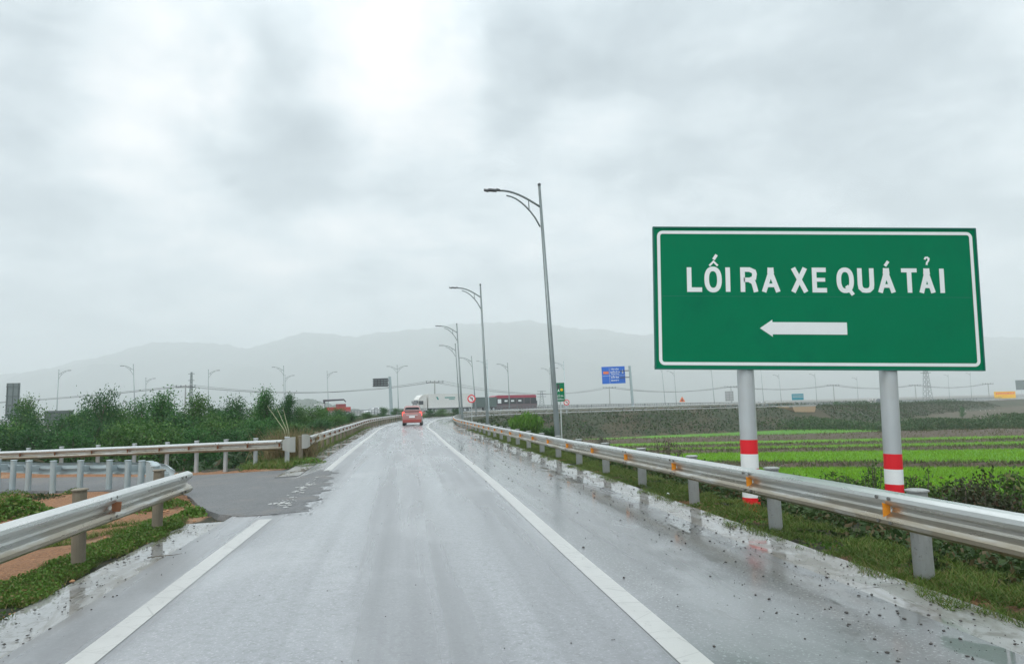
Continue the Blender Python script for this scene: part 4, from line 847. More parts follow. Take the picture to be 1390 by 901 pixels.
ic = idx(RAMP, 63); cp = RAMP[ic]+RN[ic]*.5; hd = math.atan2(RT_[ic, 1], RT_[ic, 0])
car('car', 'red people carrier driving away up the ramp with its tail lamps lit', (cp[0], cp[1], 0), hd, (.40, .19, .175))
def on_exp(px_, lane, EXPR=EXPR, EN=EN, ET=ET):
    """station on the expressway under picture column px_"""
    P = off(EXPR, EN, lane); best = None
    for i in range(1, len(P)):
        d = Vector(P[i])-Vector((0, 0, HC)); w_ = d.dot(FWD)
        if w_ < 5: continue
        x = 695+FP*d.dot(RT)/w_
        if best is None or abs(x-px_) < best[0]: best = (abs(x-px_), i)
    i = best[1]; a_, b_ = P[i-1], P[min(i+1, len(P)-1)]
    # refine
    bb = None
    for t in range(41):
        p = a_+(b_-a_)*t/40; d = Vector(p)-Vector((0, 0, HC)); x = 695+FP*d.dot(RT)/d.dot(FWD)
        if bb is None or abs(x-px_) < bb[0]: bb = (abs(x-px_), p)
    return Vector(bb[1]), math.atan2(-ET[i, 1], -ET[i, 0])
def truck():
    p, h = on_exp(602, -6.0); o = thing('lorry', 'white articulated lorry with a long box trailer on the expressway', 'truck', p, h); Wt = plain('truck_white', (.66, .66, .63), .5, var=.06, sc=.6, dirt=(.5, .48, .44))
    L_ = 12.8; f = L_/2
    b = MB().box((-1.2, 0, 2.45), (L_-2.6, 2.5, 2.9)).build('trailer_box', Wt, o)
    MB().prism([(f, .55), (f+.02, 1.7), (f-.25, 2.75), (f-.7, 3.35), (f-1.2, 3.7), (f-2.1, 3.75), (f-2.2, .6)], -1.2, 1.2).build('cab', Wt, o)
    MB().add([(f+.04, -1.1, 1.75), (f+.04, 1.1, 1.75), (f-.22, 1.05, 2.7), (f-.22, -1.05, 2.7)], [(0, 1, 2, 3)]).build('windscreen', M_GLASS, o)
    for s_ in (-1, 1): MB().box((f-.85, s_*1.21, 2.15), (1.0, .03, .75)).build('side_window', M_GLASS, o); MB().box((f-.05, s_*1.4, 2.3), (.12, .25, .5)).build('wing_mirror', M_DARK, o)
    MB().box((f+.03, 0, .85), (.06, 2.1, .5)).build('grille', M_DARK, o); MB().box((-1.2, 0, .85), (L_-2.8, 1.0, .25)).build('chassis', M_DARK, o)
    lt = plain('trailer_teal', (.03, .25, .22), .5)
    for s_ in (1,):
        MB().box((-1.0, s_*1.262, 3.1), (2.4, .015, .22)).box((-1.4, s_*1.262, 2.75), (1.3, .015, .15)).prism([(1.5, 2.7), (1.9, 2.7), (2.2, 3.3), (1.85, 3.3)], 1.256, 1.27).build('livery', lt, b)
        MB().box((-1.0, -s_*1.262, 3.1), (2.4, .015, .22)).build('livery', lt, b)
    for x in (f-1.1, f-3.4, -3.2, -4.5, -5.6):
        for y in (-1.05, 1.05): wheel(o, x, y, .5, .3)
truck()
def lorry2():
    p, h = on_exp(650, -6.0); o = thing('lorry', 'dark green covered lorry between the white lorry and the coach', 'truck', p, h); c = plain('tarpaulin', (.10, .14, .13), .8, var=.25, sc=.8, bump=.3)
    MB().prism([(-3.9, 1.0), (2.3, 1.0), (2.3, 2.9), (2.2, 3.02), (-3.8, 3.02), (-3.9, 2.9)], -1.2, 1.2).build('tarpaulin_cover', c, o)
    MB().prism([(2.4, .6), (4.3, .6), (4.3, 1.5), (4.0, 2.3), (3.6, 2.5), (2.4, 2.5)], -1.12, 1.12).build('cab', plain('lorry_green', (.05, .10, .09), .5), o)
    MB().add([(4.32, -1, 1.5), (4.32, 1, 1.5), (4.02, .95, 2.25), (4.02, -.95, 2.25)], [(0, 1, 2, 3)]).build('windscreen', M_GLASS, o); MB().box((-.8, 0, .85), (6, 1, .25)).build('chassis', M_DARK, o)
    for x in (3.4, -2.0, -3.1):
        for y in (-1, 1): wheel(o, x, y, .48, .28)
lorry2()
def bus():
    p, h = on_exp(695, -6.4); o = thing('coach', 'dark red and grey coach travelling on the expressway behind the ramp lamps', 'bus', p, h); red = plain('coach_red', (.34, .03, .06), .35, coat=.5, var=.1); gr = plain('coach_grey', (.13, .09, .10), .4, coat=.3, var=.4, sc=1.2)
    f = 5.9; MB().prism([(f, .4), (f+.03, 1.2), (f-.1, 1.45), (-f, 1.45), (-f-.1, 1.2), (-f, .4)], -1.24, 1.24).build('lower_body', gr, o)
    MB().prism([(f-.1, 1.45), (f-.5, 2.75), (f-.65, 2.8), (-f+.1, 2.8), (-f, 1.45)], -1.2, 1.2).build('window_band', M_GLASS, o)
    MB().prism([(f-.5, 2.8), (f-.9, 3.25), (f-1.8, 3.42), (-f+.3, 3.42), (-f+.05, 3.2), (-f+.1, 2.8)], -1.22, 1.22).build('roof', red, o)
    MB().add([(f-.05, -1.15, 1.5), (f-.05, 1.15, 1.5), (f-.47, 1.12, 2.72), (f-.47, -1.12, 2.72)], [(0, 1, 2, 3)]).build('windscreen', plain('screen', (.16, .19, .19), .1, coat=.6), o).location = (.03, 0, 0)
    MB().box((f+.04, 0, .8), (.05, 2.2, .35)).build('front_bumper', M_WHITE, o); m_ = MB(); 
    for x in (3.6, 1.4, -.6, -2.5, -4.2): m_.box((x, 0, 2.1), (.14, 2.43, 1.2))
    m_.each('window_pillar', gr, o); m_ = MB()
    for x in (2.2, .5, -1.4): m_.box((x, 0, 2.15), (.8, 2.425, .35))
    m_.each('window_blind', M_WHITE, o); MB().box((3.9, 0, 2.1), (.9, 2.44, .9)).build('side_lettering_panel', M_WHITE, o)
    MB().box((-f-.1, 0, 1.6), (.3, 2.2, 1.0)).build('engine_cover', M_DARK, o)
    for s_ in (-1, 1): MB().tube([(f-.5, s_*1.2, 2.9), (f+.2, s_*1.35, 2.7), (f+.25, s_*1.35, 2.2)], .05, 6).build('wing_mirror', M_DARK, o)
    for x in (f-2.4, -f+2.7):
        for y in (-1.08, 1.08): wheel(o, x, y, .5, .28)
bus()
def crane():
    p, h = on_exp(452, -9); p.z -= .1; o = thing('crane_lorry', 'red lorry with a folded loading crane passing above the trees', 'truck', p, h)
    MB().prism([(-3.2, .9), (1.4, .9), (1.4, 1.8), (-3.2, 1.8)], -1.15, 1.15).build('bed', plain('bed_red', (.45, .05, .04), .5), o); MB().prism([(2.0, .6), (3.6, .6), (3.6, 1.6), (3.2, 2.5), (2.0, 2.5)], -1.1, 1.1).build('cab', plain('cab_white', (.6, .6, .6), .4), o)
    MB().add([(3.62, -1, 1.6), (3.62, 1, 1.6), (3.24, .95, 2.4), (3.24, -.95, 2.4)], [(0, 1, 2, 3)]).build('windscreen', M_GLASS, o)
    MB().tube([(1.7, 0, 1), (1.7, 0, 3.1)], .18, 8).tube([(1.9, 0, 3.1), (-2.2, 0, 3.25), (-2.6, 0, 2.8)], [.2, .15, .12], 8).build('crane_arm', M_DARK, o); MB().box((-1.6, 0, 2.1), (1.5, 1.6, .6)).build('load', plain('load_red', (.26, .05, .05), .6), o)
    for x in (2.8, -1.6, -2.6):
        for y in (-1, 1): wheel(o, x, y, .48, .28)
crane()
for px_, lb, col in ((508, 'white saloon car on the expressway left of the gantry sign post', (.62, .64, .64)), (1033, 'pale car roof just right of the left sign post on the expressway', (.6, .6, .6)), (1183, 'pale car near the dark van between the sign posts', (.6, .55, .52)), (1361, 'white car directly below the yellow board', (.7, .7, .7))):
    p, h = on_exp(px_, -5.5); car('car', lb, p, h, col, van=px_ > 1100, detail=False)
p, h = on_exp(1194, -5.5); car('van', 'dark van on the expressway at the left of the right sign post', p, h, (.04, .05, .06), True, False)

# ------------------------------------------------------------------ underpass
UPP, uh = on_exp(1092, 9.3, RAMP3, RN, RT_); up_ = thing('underpass', 'sandy concrete underpass portal in the expressway embankment', 'underpass', (UPP.x, UPP.y, UPP.z-4.25), uh+math.pi)
MB().prism([(-3.9, 4.1), (3.7, 4.1), (3.6, 3.5), (2.9, 2.2), (2.0, -.2), (.9, -.2), (.5, 1.3), (-.9, 1.9), (-2.4, 2.3), (-3.6, 3.5)], 0, 5.0).build('portal', M_SAND, up_)
MB().box((-.1, .3, 4.28), (8.2, .6, .35)).build('coping', M_CONC, up_)
MB().box((-.6, -.03, 2.1), (1.7, .1, .8)).build('opening_shade', M_DARK, up_)  # dark slab on the solid face paints the shade inside the passage

# ------------------------------------------------------------------ rice fields
def field(pts, z=-4.40):
    # pts in order, subdivided strips with gentle unevenness
    (a_, b_, c_, d_) = [Vector(p) for p in pts]; nx, ny = 60, 14; vs = []; fs = []
    for j in range(ny+1):
        for i in range(nx+1): 
            l_ = a_.lerp(d_, j/ny); r_ = b_.lerp(c_, j/ny); p = l_.lerp(r_, i/nx); vs.append((p.x, p.y, z+.04*math.sin(p.x*.9+j)*math.cos(p.y*1.1)))
    for j in range(ny):
        for i in range(nx): k_ = j*(nx+1)+i; fs.append((k_, k_+1, k_+nx+2, k_+nx+1))
    o = MB().add(vs, fs).build('rice_field', M_RICE); o['kind'] = 'structure'
def ln(yl, yr): 
    a_ = G(1000, yl, -4.5); b_ = G(1300, yr, -4.5); d = (b_-a_); return a_-d*2.2, b_+d*2.4
rows = [(583.5, 577.5, 594, 585), (600, 594, 605.6, 599.6), (607.5, 601.8, 612.8, 608.6), (616, 612, 632, 633.4), (637, 636.6, 665, 676)]
for k_, (a1_, a2_, b1_, b2_) in enumerate(rows):
    fa, fb = ln(a1_, a2_); na, nb = ln(b1_, b2_)
    if k_ == 0: fb = fa.lerp(fb, .52); nb = na.lerp(nb, .50)
    field([na, nb, fb, fa])
rp_ = []
for k_, (a1_, a2_, b1_, b2_) in enumerate(rows):
    fa, fb = [np.array(q) for q in ln(a1_, a2_)]; na, nb = [np.array(q) for q in ln(b1_, b2_)]; nn = (6000, 12000, 14000, 60000, 90000)[k_]; tmax = .5 if k_ == 0 else .72
    t_ = rng.random(nn)*tmax; u_ = rng.random(nn); q_ = (fa+(fb-fa)*t_[:, None])*(1-u_)[:, None]+(na+(nb-na)*t_[:, None])*u_[:, None]; q_[:, 2] = -4.42; z_, _, _ = hgt(q_[:, 0], q_[:, 1]); rp_.append(q_[z_ < -4.3])
rp_ = np.concatenate(rp_); tag(quads('rice_plants', blades(rp_, .20, .07, .5), leafmat('rice_blade', (.14, .35, .003), (.25, .46, .006), (.21, .32, .03)), k=3), 'bright green young rice standing in the flat paddies', 'rice', kind='stuff')
M_DYKE = plain('dyke_earth', (.075, .05, .034), .95, var=.45, sc=1.2, bump=.8, dirt=(.07, .10, .035)); M_DGR = leafmat('dyke_grass', (.09, .085, .035), (.16, .14, .06), (.05, .10, .03))
def dyke(y0l, y0r, y1l, y1r, h, wmin=.5):
    fa, fb = ln(y0l, y0r); na, nb = ln(y1l, y1r); vs = []; fs = []; n = 220; m_ = 8
    for i in range(n+1):
        t = i/n; f_ = fa.lerp(fb, t); g_ = na.lerp(nb, t); wob_ = .35*math.sin(i*.37)+.2*math.sin(i*1.1+1)
        for j in range(m_+1): u = j/m_; p = f_.lerp(g_, u); vs.append((p.x+wob_*.3, p.y+wob_*.5, -4.5+h*math.sin(u*math.pi)**.6*(1+.25*math.sin(i*.8+j))))
    for i in range(n):
        for j in range(m_): k2 = i*(m_+1)+j; fs.append((k2, k2+m_+1, k2+m_+2, k2+1))
    o = MB().add(vs, fs).build('dyke', M_DYKE); o['kind'] = 'structure'
    nb_ = 9000; t = rng.random(nb_); u = rng.random(nb_); F0 = np.array(fa); F1 = np.array(fb); G0 = np.array(na); G1 = np.array(nb)
    P = (F0+(F1-F0)*t[:, None])*(1-u)[:, None]+(G0+(G1-G0)*t[:, None])*u[:, None]; P[:, 2] = -4.5+h*np.sin(u*np.pi)**.6; return blades(P, .28, .10, .5)
D_ = [dyke(594, 585, 600, 594, .5), dyke(605.4, 599.3, 607.8, 602.0, .3), dyke(612.6, 608.4, 616.2, 612.2, .35), dyke(631.6, 633.2, 637.4, 636.8, .4)]
tag(quads('dyke_grass', np.concatenate(D_), M_DGR, k=3), 'dry grass tufts growing along the low brown dykes between the rice fields', 'grass', kind='stuff')
# reed band at the foot of the expressway bank
def band(name, label, pl, n, h, size, mat, wd=5, up=1.2, sc=1):
    pts = [Vector(p) for p in pl]; t = rng.random(n)*(len(pts)-1); i = t.astype(int); f = t-i; A_ = np.array([p[:] for p in pts]); P = A_[i]*(1-f)[:, None]+A_[i+1]*f[:, None]
    P[:, :2] += rng.normal(size=(n, 2))*wd*.5; zz_, _, _ = hgt(P[:, 0], P[:, 1]); hh = h*(.75+.35*np.sin(P[:, 0]*.31)*np.cos(P[:, 0]*.13+1)); P[:, 2] = zz_+rng.random(n)**.8*hh; P = P[zz_ < -3.9]
    return tag(quads(name, leaves(P, size, 3, up), mat), label, 'plants', kind='stuff')
M_REED = leafmat('reed_leaf', (.035, .085, .025), (.065, .135, .04), (.10, .13, .05)); M_SCR = leafmat('slope_scrub', (.024, .052, .015), (.045, .075, .022), (.085, .05, .028))
band('reeds', 'dark green reed band between the rice fields and the expressway bank', [G(940, 583, -4.5), G(1020, 583, -4.5), G(1100, 582, -4.5), G(1200, 583, -4.5), G(1300, 583.5, -4.5), G(1420, 580, -4.5), G(1550, 578, -4.5)], 42000, 2.3, .5, M_REED, 7)
# scrub on the embankment slopes
n = 260000; X = rng.uniform(-6, 190, n); Yy = rng.uniform(45, 270, n); z_, d_, de_ = hgt(X, Yy); k_ = (z_ < -.35) & (z_ > -4.35); P = np.column_stack([X, Yy, z_+.12])[k_]
P = P[np.hypot(P[:, 0]-UPP.x, P[:, 1]-UPP.y) > 5.5]
tag(quads('scrub', leaves(P, .38, 1.8, .8), M_SCR), 'low green brown scrub covering the expressway and ramp embankments', 'scrub', kind='stuff')
n = 150000; X = rng.uniform(-6, 190, n); Yy = rng.uniform(60, 270, n); z_, d_, de_ = hgt(X, Yy); f_ = fbm(X, Yy, 9); k_ = (z_ < -.6) & (z_ > -4.45) & (f_ > .0) & (np.hypot(X-UPP.x, Yy-UPP.y) > 7); P = np.column_stack([X, Yy, z_+rng.random(n)*1.3*np.clip(f_+.05, 0, 1)])[k_]
tag(quads('bank_bushes', leaves(P, .42, 1.8, .6), leafmat('bank_bush', (.02, .062, .014), (.04, .10, .022), (.07, .10, .025))), 'darker green bushes growing in clumps on the embankment slopes', 'bushes', kind='stuff')
M_WFEN = plain('white_fence', (.7, .7, .66), .7)
def wfence(label, x0, y0, x1, y1, Y0, Y1, h):
    a_ = AT(x0, y0, Y0); b_ = AT(x1, y1, Y1); o = thing('white_fence', label, 'fence', (a_.x, a_.y, a_.z)); m_ = MB(); n = 26; p = MB(); v = b_-a_; ang = math.atan2(v.y, v.x)
    for i in range(n): c = v*(i+.5)/n; m_.box((c.x, c.y, c.z+h*.45*random.uniform(.7, 1.1)), (v.length/n*random.uniform(.6, .95), .06, h*.8), ang); p.box((v.x*i/n, v.y*i/n, v.z*i/n+h/2-.4), (.1, .1, h+1.5), ang)
    m_.each('board', M_WFEN, o); p.each('post', M_WFEN, o)
wfence('short white fence at the foot of the bank between the two sign posts', 1126, 571, 1160, 570, 150, 158, .8)
wfence('long low white fence in the fields at the far right', 1222, 563.5, 1400, 559, 215, 250, .7)

# ------------------------------------------------------------------ trees and shrubs
M_LF = [leafmat('tree_leaf_a', (.03, .115, .028), (.065, .21, .045), (.11, .26, .06)), leafmat('tree_leaf_b', (.022, .085, .025), (.05, .16, .04), (.08, .2, .05)), leafmat('tree_leaf_c', (.045, .13, .028), (.095, .22, .04), (.14, .25, .06))]
def tree_meshes(seed, H_, wd, kind=0, n=5200, lf=.17):
    r = np.random.default_rng(seed); m_ = MB(); m_.tube([(0, 0, -.4), (.03, 0, H_*.3), (-.05, .06, H_*.65), (0, 0, H_*.95)], [.075, .06, .035, .01], 7); C = []
    nb_ = 26
    for i in range(nb_):
        t = .12+.85*(i/nb_); a_ = r.random()*6.283; rr = wd*.5*(1-max(0, t-.25)**1.4*1.05)*r.uniform(.55, 1.1); z = H_*t; tip = (math.cos(a_)*rr, math.sin(a_)*rr, z+H_*.12*r.uniform(.4, 1.2))
        m_.tube([(0, 0, z*.85), (tip[0]*.5, tip[1]*.5, z+.1*H_*.3), tip], [.03, .018, .006], 5)
        for f in (.35, .6, .82, 1.0): C.append((tip[0]*f, tip[1]*f, z*.85+(tip[2]-z*.85)*f, .11+.13*r.random()))
    C.append((0, 0, H_, .14)); C.append((0, 0, H_*.92, .25)); C = np.array(C); C[:, 3] *= wd/1.9; idx_ = r.integers(0, len(C), n); P = C[idx_, :3]+r.normal(size=(n, 3))*C[idx_, 3:4]*np.array([1, 1, .8]); P = P[P[:, 2] > H_*.05]
    return m_.mesh('trunk'), P
TV = []
for sd, H_, wd, kd in ((1, 4.6, 3.2, 0), (2, 4.9, 2.7, 0), (3, 3.9, 3.6, 1), (4, 4.3, 3.0, 2), (5, 5.0, 2.5, 1), (6, 3.2, 3.8, 2)):
    tm, P = tree_meshes(sd, H_, wd, n=8500); tm.materials.append(M_BARK); V = leaves(P, .12, 1.9, .2); o = quads('crown', V, M_LF[kd]); cm = o.data; bpy.data.objects.remove(o); TV.append((tm, cm, H_))
tree_list = [  # px of crown top, py of top, distance, variant
    (42, 548, 47, 3), (-30, 560, 45, 0), (10, 583, 36, 5), (78, 577, 38, 2), (108, 566, 50, 3), (140, 542, 42, 2), (168, 562, 46, 3), (193, 551, 43, 0), (217, 540, 40, 1), (262, 544, 42, 3), (290, 556, 46, 4),
    (325, 549, 46, 2), (362, 535, 38, 1), (391, 539, 41, 4), (409, 556, 46, 3), (427, 556, 50, 5), (440, 556, 52, 1), (458, 556, 56, 0), (478, 562, 62, 2), (500, 566, 70, 3), (128, 580, 36, 2), (187, 578, 35, 5), (240, 572, 36, 2), (300, 576, 36, 5), (345, 574, 34, 0), (50, 587, 34, 2), (430, 575, 40, 2), (455, 574, 46, 5), (395, 577, 35, 3), (-10, 592, 33, 2), (155, 586, 33, 3), (215, 585, 33, 5), (270, 588, 32, 0), (320, 588, 32, 2), (100, 590, 33, 0),
    (232, 558, 46, 2), (275, 566, 44, 5), (310, 562, 45, 0), (345, 560, 44, 3), (376, 558, 44, 0), (154, 562, 44, 5), (122, 560, 48, 0), (90, 570, 44, 3), (22, 566, 44, 2),
    (521, 554, 85, 1), (538, 555, 88, 0), (551, 556, 96, 2), (565, 561, 98, 5), (583, 558, 104, 2), (600, 560, 110, 5), (620, 561, 116, 2)]
desc = ['bushy green tree', 'taller pointed green tree', 'broad round bush like tree', 'loose light green tree', 'slim dark pointed tree', 'low spreading light green tree']
def beside(px_, py_, Y):
    marks = [(20, 'near the tall narrow sign back'), (80, 'near the low wide sign back'), (140, 'left of the left arm street lamp'), (190, 'under the left arm street lamp'), (225, 'left of the power pole'), (262, 'under the lattice tower'), (290, 'under the street lamp right of the lattice tower'), (325, 'midway along the far guardrail'), (362, 'left of the tall reed stalks'), (392, 'above the tall reed stalks'), (430, 'behind the two flared rail ends'), (455, 'below the crane lorry'), (490, 'below the white saloon car'), (525, 'in front of the gantry sign post'), (555, 'left of the red car'), (590, 'below the cab of the white lorry'), (630, 'below the white lorry trailer')]
    return min(marks, key=lambda q: abs(q[0]-px_))[1]
seen = set()
for i, (x, y, Y, v) in enumerate(tree_list):
    tm, cm, H_ = TV[v]; T = AT(x, y, Y); gz = zg(T.x, Y); h = max(1.2, T.z-gz); s = h/H_; front = 'front row' if y > 570 and x < 480 else 'back row'
    lb = '%s, %s, %s' % (desc[v], front, beside(x, y, Y))
    for w_ in ('smaller ', 'leaning ', 'darker '):
        if lb not in seen: break
        lb = '%s, %s, %s' % (w_+desc[v], front, beside(x, y, Y))
    seen.add(lb)
    o = thing('tree', lb, 'tree', (T.x, Y, gz), random.random()*6.28, 'young trees beyond the exit road'); wsc = min(max(s, .65), 1.0)*(.92 if y < 560 else 1.12); o.scale = (wsc, wsc, s)
    t1 = link('trunk', tm, o); t2 = link('crown', cm, o)
for x, y, Y, v, lb in ((1135, 545, 180, 0, 'small far tree beside the underpass'), (1306, 553, 170, 1, 'small far tree rising from the reed band right of the right sign post'), (1386, 575, 110, 2, 'bush at the right edge beyond the rice fields'), (740, 583, 66, 5, 'low bush behind the nearest lamp pole')):
    tm, cm, H_ = TV[v]; T = AT(x, y, Y); gz = zg(T.x, Y); s = (T.z-gz)/H_; o = thing('tree', lb, 'tree', (T.x, Y, gz), 1.0); o.scale = (max(s, .6),)*2+(s,); link('trunk', tm, o); link('crown', cm, o)
# undergrowth behind the far rail
n = 30000; X = rng.uniform(-60, -7, n); Yy = rng.uniform(25, 60, n); z_, d_, _ = hgt(X, Yy); k_ = (d_ < -4) & (z_ < -.2); P = np.column_stack([X, Yy, z_+rng.random(n)*.9])[k_]
tag(quads('undergrowth', leaves(P, .34, 2.2, .6), leafmat('undergrowth', (.03, .06, .022), (.055, .10, .035), (.11, .09, .05))), 'dark tangled undergrowth below the row of young trees', 'undergrowth', kind='stuff')
# bright upright shrub behind the right rail
def shrub(x, ytop, Y, wpx, label, mat, n=5000, lf=.10, up=3.0, stems=26, zb=None, name='shrub', asp=5, spread=.35):
    T = AT(x, ytop, Y); gz = zg(T.x, Y) if zb is None else zb; H_ = T.z-gz; wd = wpx/FP*Y; o = thing(name, label, 'shrub', (T.x, Y, gz)); m_ = MB(); P = []
    for i in range(stems):
        a_ = random.random()*6.283; r = random.random()**.6*wd*.5; x0_, y0_ = math.cos(a_)*r*.45, math.sin(a_)*r*.45; hh = H_*random.uniform(.65, 1.0)*(1-.25*r/(wd*.5)); x1_, y1_ = math.cos(a_)*r, math.sin(a_)*r
        mid = ((x0_+x1_)/2+random.gauss(0, .03*H_), (y0_+y1_)/2, hh*.5); m_.tube([(x0_, y0_, -.1), mid, (x1_, y1_, hh)], [.018, .013, .006], 5)
        for k2 in range(n//stems): t = random.random()**.7; a2 = np.array((x0_, y0_, 0))*(1-t)+np.array((x1_, y1_, hh))*t; P.append(a2+rng.normal(size=3)*np.array([1, 1, .5])*wd*.04*spread*4*(1.6 if lf < .09 else 1))
    m_.build('stems', M_BARK, o); lv = quads('leaves', leaves(np.array(P), lf, asp, up), mat, o); return o
M_BAM = leafmat('bright_shrub', (.075, .19, .02), (.14, .30, .04), (.19, .33, .06)); M_WEED = leafmat('weed_leaf', (.04, .09, .018), (.10, .19, .035), (.17, .17, .06)); M_DRYW = leafmat('dark_weed', (.03, .04, .016), (.06, .075, .028), (.10, .06, .035))
shrub(714, 557, 42, 44, 'bright green upright shrub behind the right guardrail left of the nearest lamp pole', M_BAM, 7500, .26, 3.5, 44)
shrub(746, 575, 40, 22, 'lower green shrub just left of the foot of the nearest lamp pole', leafmat('mid_shrub', (.04, .11, .025), (.07, .16, .04)), 2600, .22, 1.6, 20)
M_PALE = leafmat('grey_weed', (.10, .11, .085), (.17, .17, .14)); shrub(818, 585, 30, 26, 'pale grey dry bush behind the guardrail right of the nearest lamp pole', M_PALE, 900, .10, .4, 30)
for x, yt, Y, wp, lb, mt, n_, lf_, st in [(905, 590, 20, 44, 'dark twiggy stems standing left of the left sign post behind the rail', M_DRYW, 160, .05, 16), (1245, 618, 13, 46, 'thin leafy weed rising just right of the right sign post', M_WEED, 900, .055, 9),
    (1290, 636, 14, 70, 'light green leafy weed behind the rail, second right of the right sign post', M_WEED, 2600, .07, 18), (1335, 620, 12.5, 80, 'tall dark twiggy weed with curling tips near the right edge', M_DRYW, 1900, .06, 18), (1378, 628, 11.5, 70, 'dense green weed at the right edge behind the rail', M_WEED, 2600, .07, 20),
    (1180, 622, 14, 60, 'wispy green weed just left of the right sign post', M_WEED, 900, .055, 14), (1130, 642, 15, 66, 'low green weed midway between the two sign posts', M_WEED, 1800, .07, 16), (1312, 650, 10.5, 80, 'low bushy weed close behind the rail between the twiggy weeds', M_DRYW, 2600, .06, 22), (1085, 645, 16, 60, 'low brown weed just right of the left sign post', M_DRYW, 900, .07, 16), (1262, 652, 11, 60, 'low green weed close behind the rail beside the right sign post', M_WEED, 1800, .06, 16),
    (950, 628, 17, 60, 'low weed behind the rail left of the left sign post', M_WEED, 900, .07, 14)]:
    shrub(x, yt-4, Y, wp*1.25, lb, mt, int(n_*2.6), lf_*1.15, .8, int(st*1.5), asp=2.0)
# tall reed stalks and dry grass clump behind the rail ends
M_STRAW = leafmat('straw', (.22, .17, .08), (.36, .30, .16), (.10, .14, .05))
def reed_clump():
    Y = 23.5; T = AT(395, 600, Y); gz = zg(T.x, Y); o = thing('reed_clump', 'straw coloured reed clump with tall stalks beside the flared rail ends', 'grass clump', (T.x, Y, gz)); m_ = MB()
    for x, y in ((375, 552), (384, 553), (363, 551)): p = AT(x, y, Y)-Vector((T.x, Y, gz)); m_.tube([(0, 0, 0), (p.x*.3, 0, p.z*.55), (p.x, 0, p.z)], [.02, .015, .006], 5)
    m_.build('stalks', plain('stalk', (.35, .36, .22), .7), o); P = np.column_stack([rng.normal(size=1500)*.38, rng.normal(size=1500)*.3, np.zeros(1500)]); quads('blades', blades(P, .8, .025, .5), M_STRAW, o, k=3)
reed_clump()

# ------------------------------------------------------------------ verge grass, leaves, stones
def scatter(n, dlo, dhi, y0, y1, pw=1.0, dens=None):
    y = y0+(y1-y0)*rng.random(n)**pw; k_ = np.array([0]); Ys = RAMP[:140, 1]; i = np.searchsorted(Ys, y).clip(0, 139); d = dlo+(dhi-dlo)*rng.random(n); x = RAMP[i, 0]+RN[i, 0]*d; yy = RAMP[i, 1]+RN[i, 1]*d+(y-RAMP[i, 1]); z_, dd_, _ = hgt(x, yy)
    return np.column_stack([x, yy, z_]), d
M_GR = leafmat('verge_grass', (.07, .13, .02), (.14, .21, .035), (.24, .20, .08)); M_GR2 = leafmat('verge_leaf', (.07, .15, .02), (.13, .24, .04), (.20, .16, .06))
M_CREEP = leafmat('creeper', (.03, .06, .018), (.07, .12, .03), (.13, .09, .045))
def patchy(P, sc, thr): return P[fbm(P[:, 0], P[:, 1], sc) > thr]
P, d = scatter(110000, 4.15, 5.3, 2.5, 46, 1.7); e_ = 4.24+.09*np.sin(P[:, 1]*2.1)+.06*np.sin(P[:, 1]*5.7)+.03*np.sin(P[:, 1]*17)+.03*rng.normal(size=len(P)); P = P[d > e_]; P[:, 2] = np.maximum(P[:, 2], -.01); P1 = patchy(P, .45, -.42)
P2, _ = scatter(26000, 5.0, 7.5, 3, 40, 1.5); P2 = patchy(P2, 1.2, -.2)
Vg = np.concatenate([blades(P1, .045, .010, .9), blades(P2, .10, .014, .8)]); tag(quads('verge_grass', Vg, M_GR, k=3), 'short green grass strip between the wet road edge and the right guardrail posts', 'grass', kind='stuff')
P, d = scatter(34000, 4.26, 5.6, 2.5, 30, 1.7); P = patchy(P, .5, .0); P[:, 2] += .02+.03*rng.random(len(P)); P3, _ = scatter(60000, 5.2, 9.5, 3, 34, 1.5); P3 = patchy(P3, 1.1, -.5); P3[:, 2] += .05+.28*rng.random(len(P3))**1.5
tag(quads('verge_weeds', leaves(P, .035, 1.6, .2), M_GR2), 'small leafy weeds in the right verge grass', 'weeds', kind='stuff'); tag(quads('slope_creeper', leaves(P3, .075, 1.6, .2), M_CREEP), 'dark creeping plants covering the slope under the large sign', 'creeper', kind='stuff')
P4, _ = scatter(50000, 8.5, 16, 8, 60, 1.2); P4 = patchy(P4, 2, -.6); P4[:, 2] += .05+.4*rng.random(len(P4))**1.5; tag(quads('slope_weeds', leaves(P4, .13, 2, .4), M_WEED), 'green weeds lower down the slope towards the rice fields', 'weeds', kind='stuff')
# left verge
P, d = scatter(52000, -3.5, -2.85, 3.5, 10.8, 1.0); e_ = -2.98-.07*np.sin(P[:, 1]*1.9)-.04*np.sin(P[:, 1]*7)+.03*rng.normal(size=len(P)); P = P[d < e_]; P[:, 2] = np.maximum(P[:, 2], -.02); P = patchy(P, .9, -.9); Pb, _ = scatter(9000, -4.7, -3.0, 9.0, 11.0); Pb = patchy(Pb, .5, 0.1); Pb = Pb[~in_exit(Pb[:, 0], Pb[:, 1])]
Pl = P[::2].copy(); Pl[:, 2] += .02+.05*rng.random(len(Pl))
tag(quads('verge_grass', np.concatenate([blades(P, .05, .010, .8), blades(Pb, .07, .01, .8)]), M_GR, k=3), 'short green grass strip under the lower left guardrail', 'grass', kind='stuff'); tag(quads('verge_weeds', leaves(Pl, .027, 1.5, .2), M_GR2), 'small leafy weeds under the lower left guardrail', 'weeds', kind='stuff')
P, d = scatter(14000, -4.6, -3.0, 19.5, 60, 1.3); P = P[(~in_exit(P[:, 0], P[:, 1]))]; tag(quads('verge_grass', blades(P, .12, .03, .7), M_GR, k=3), 'green grass below the left rail after the exit', 'grass', kind='stuff')
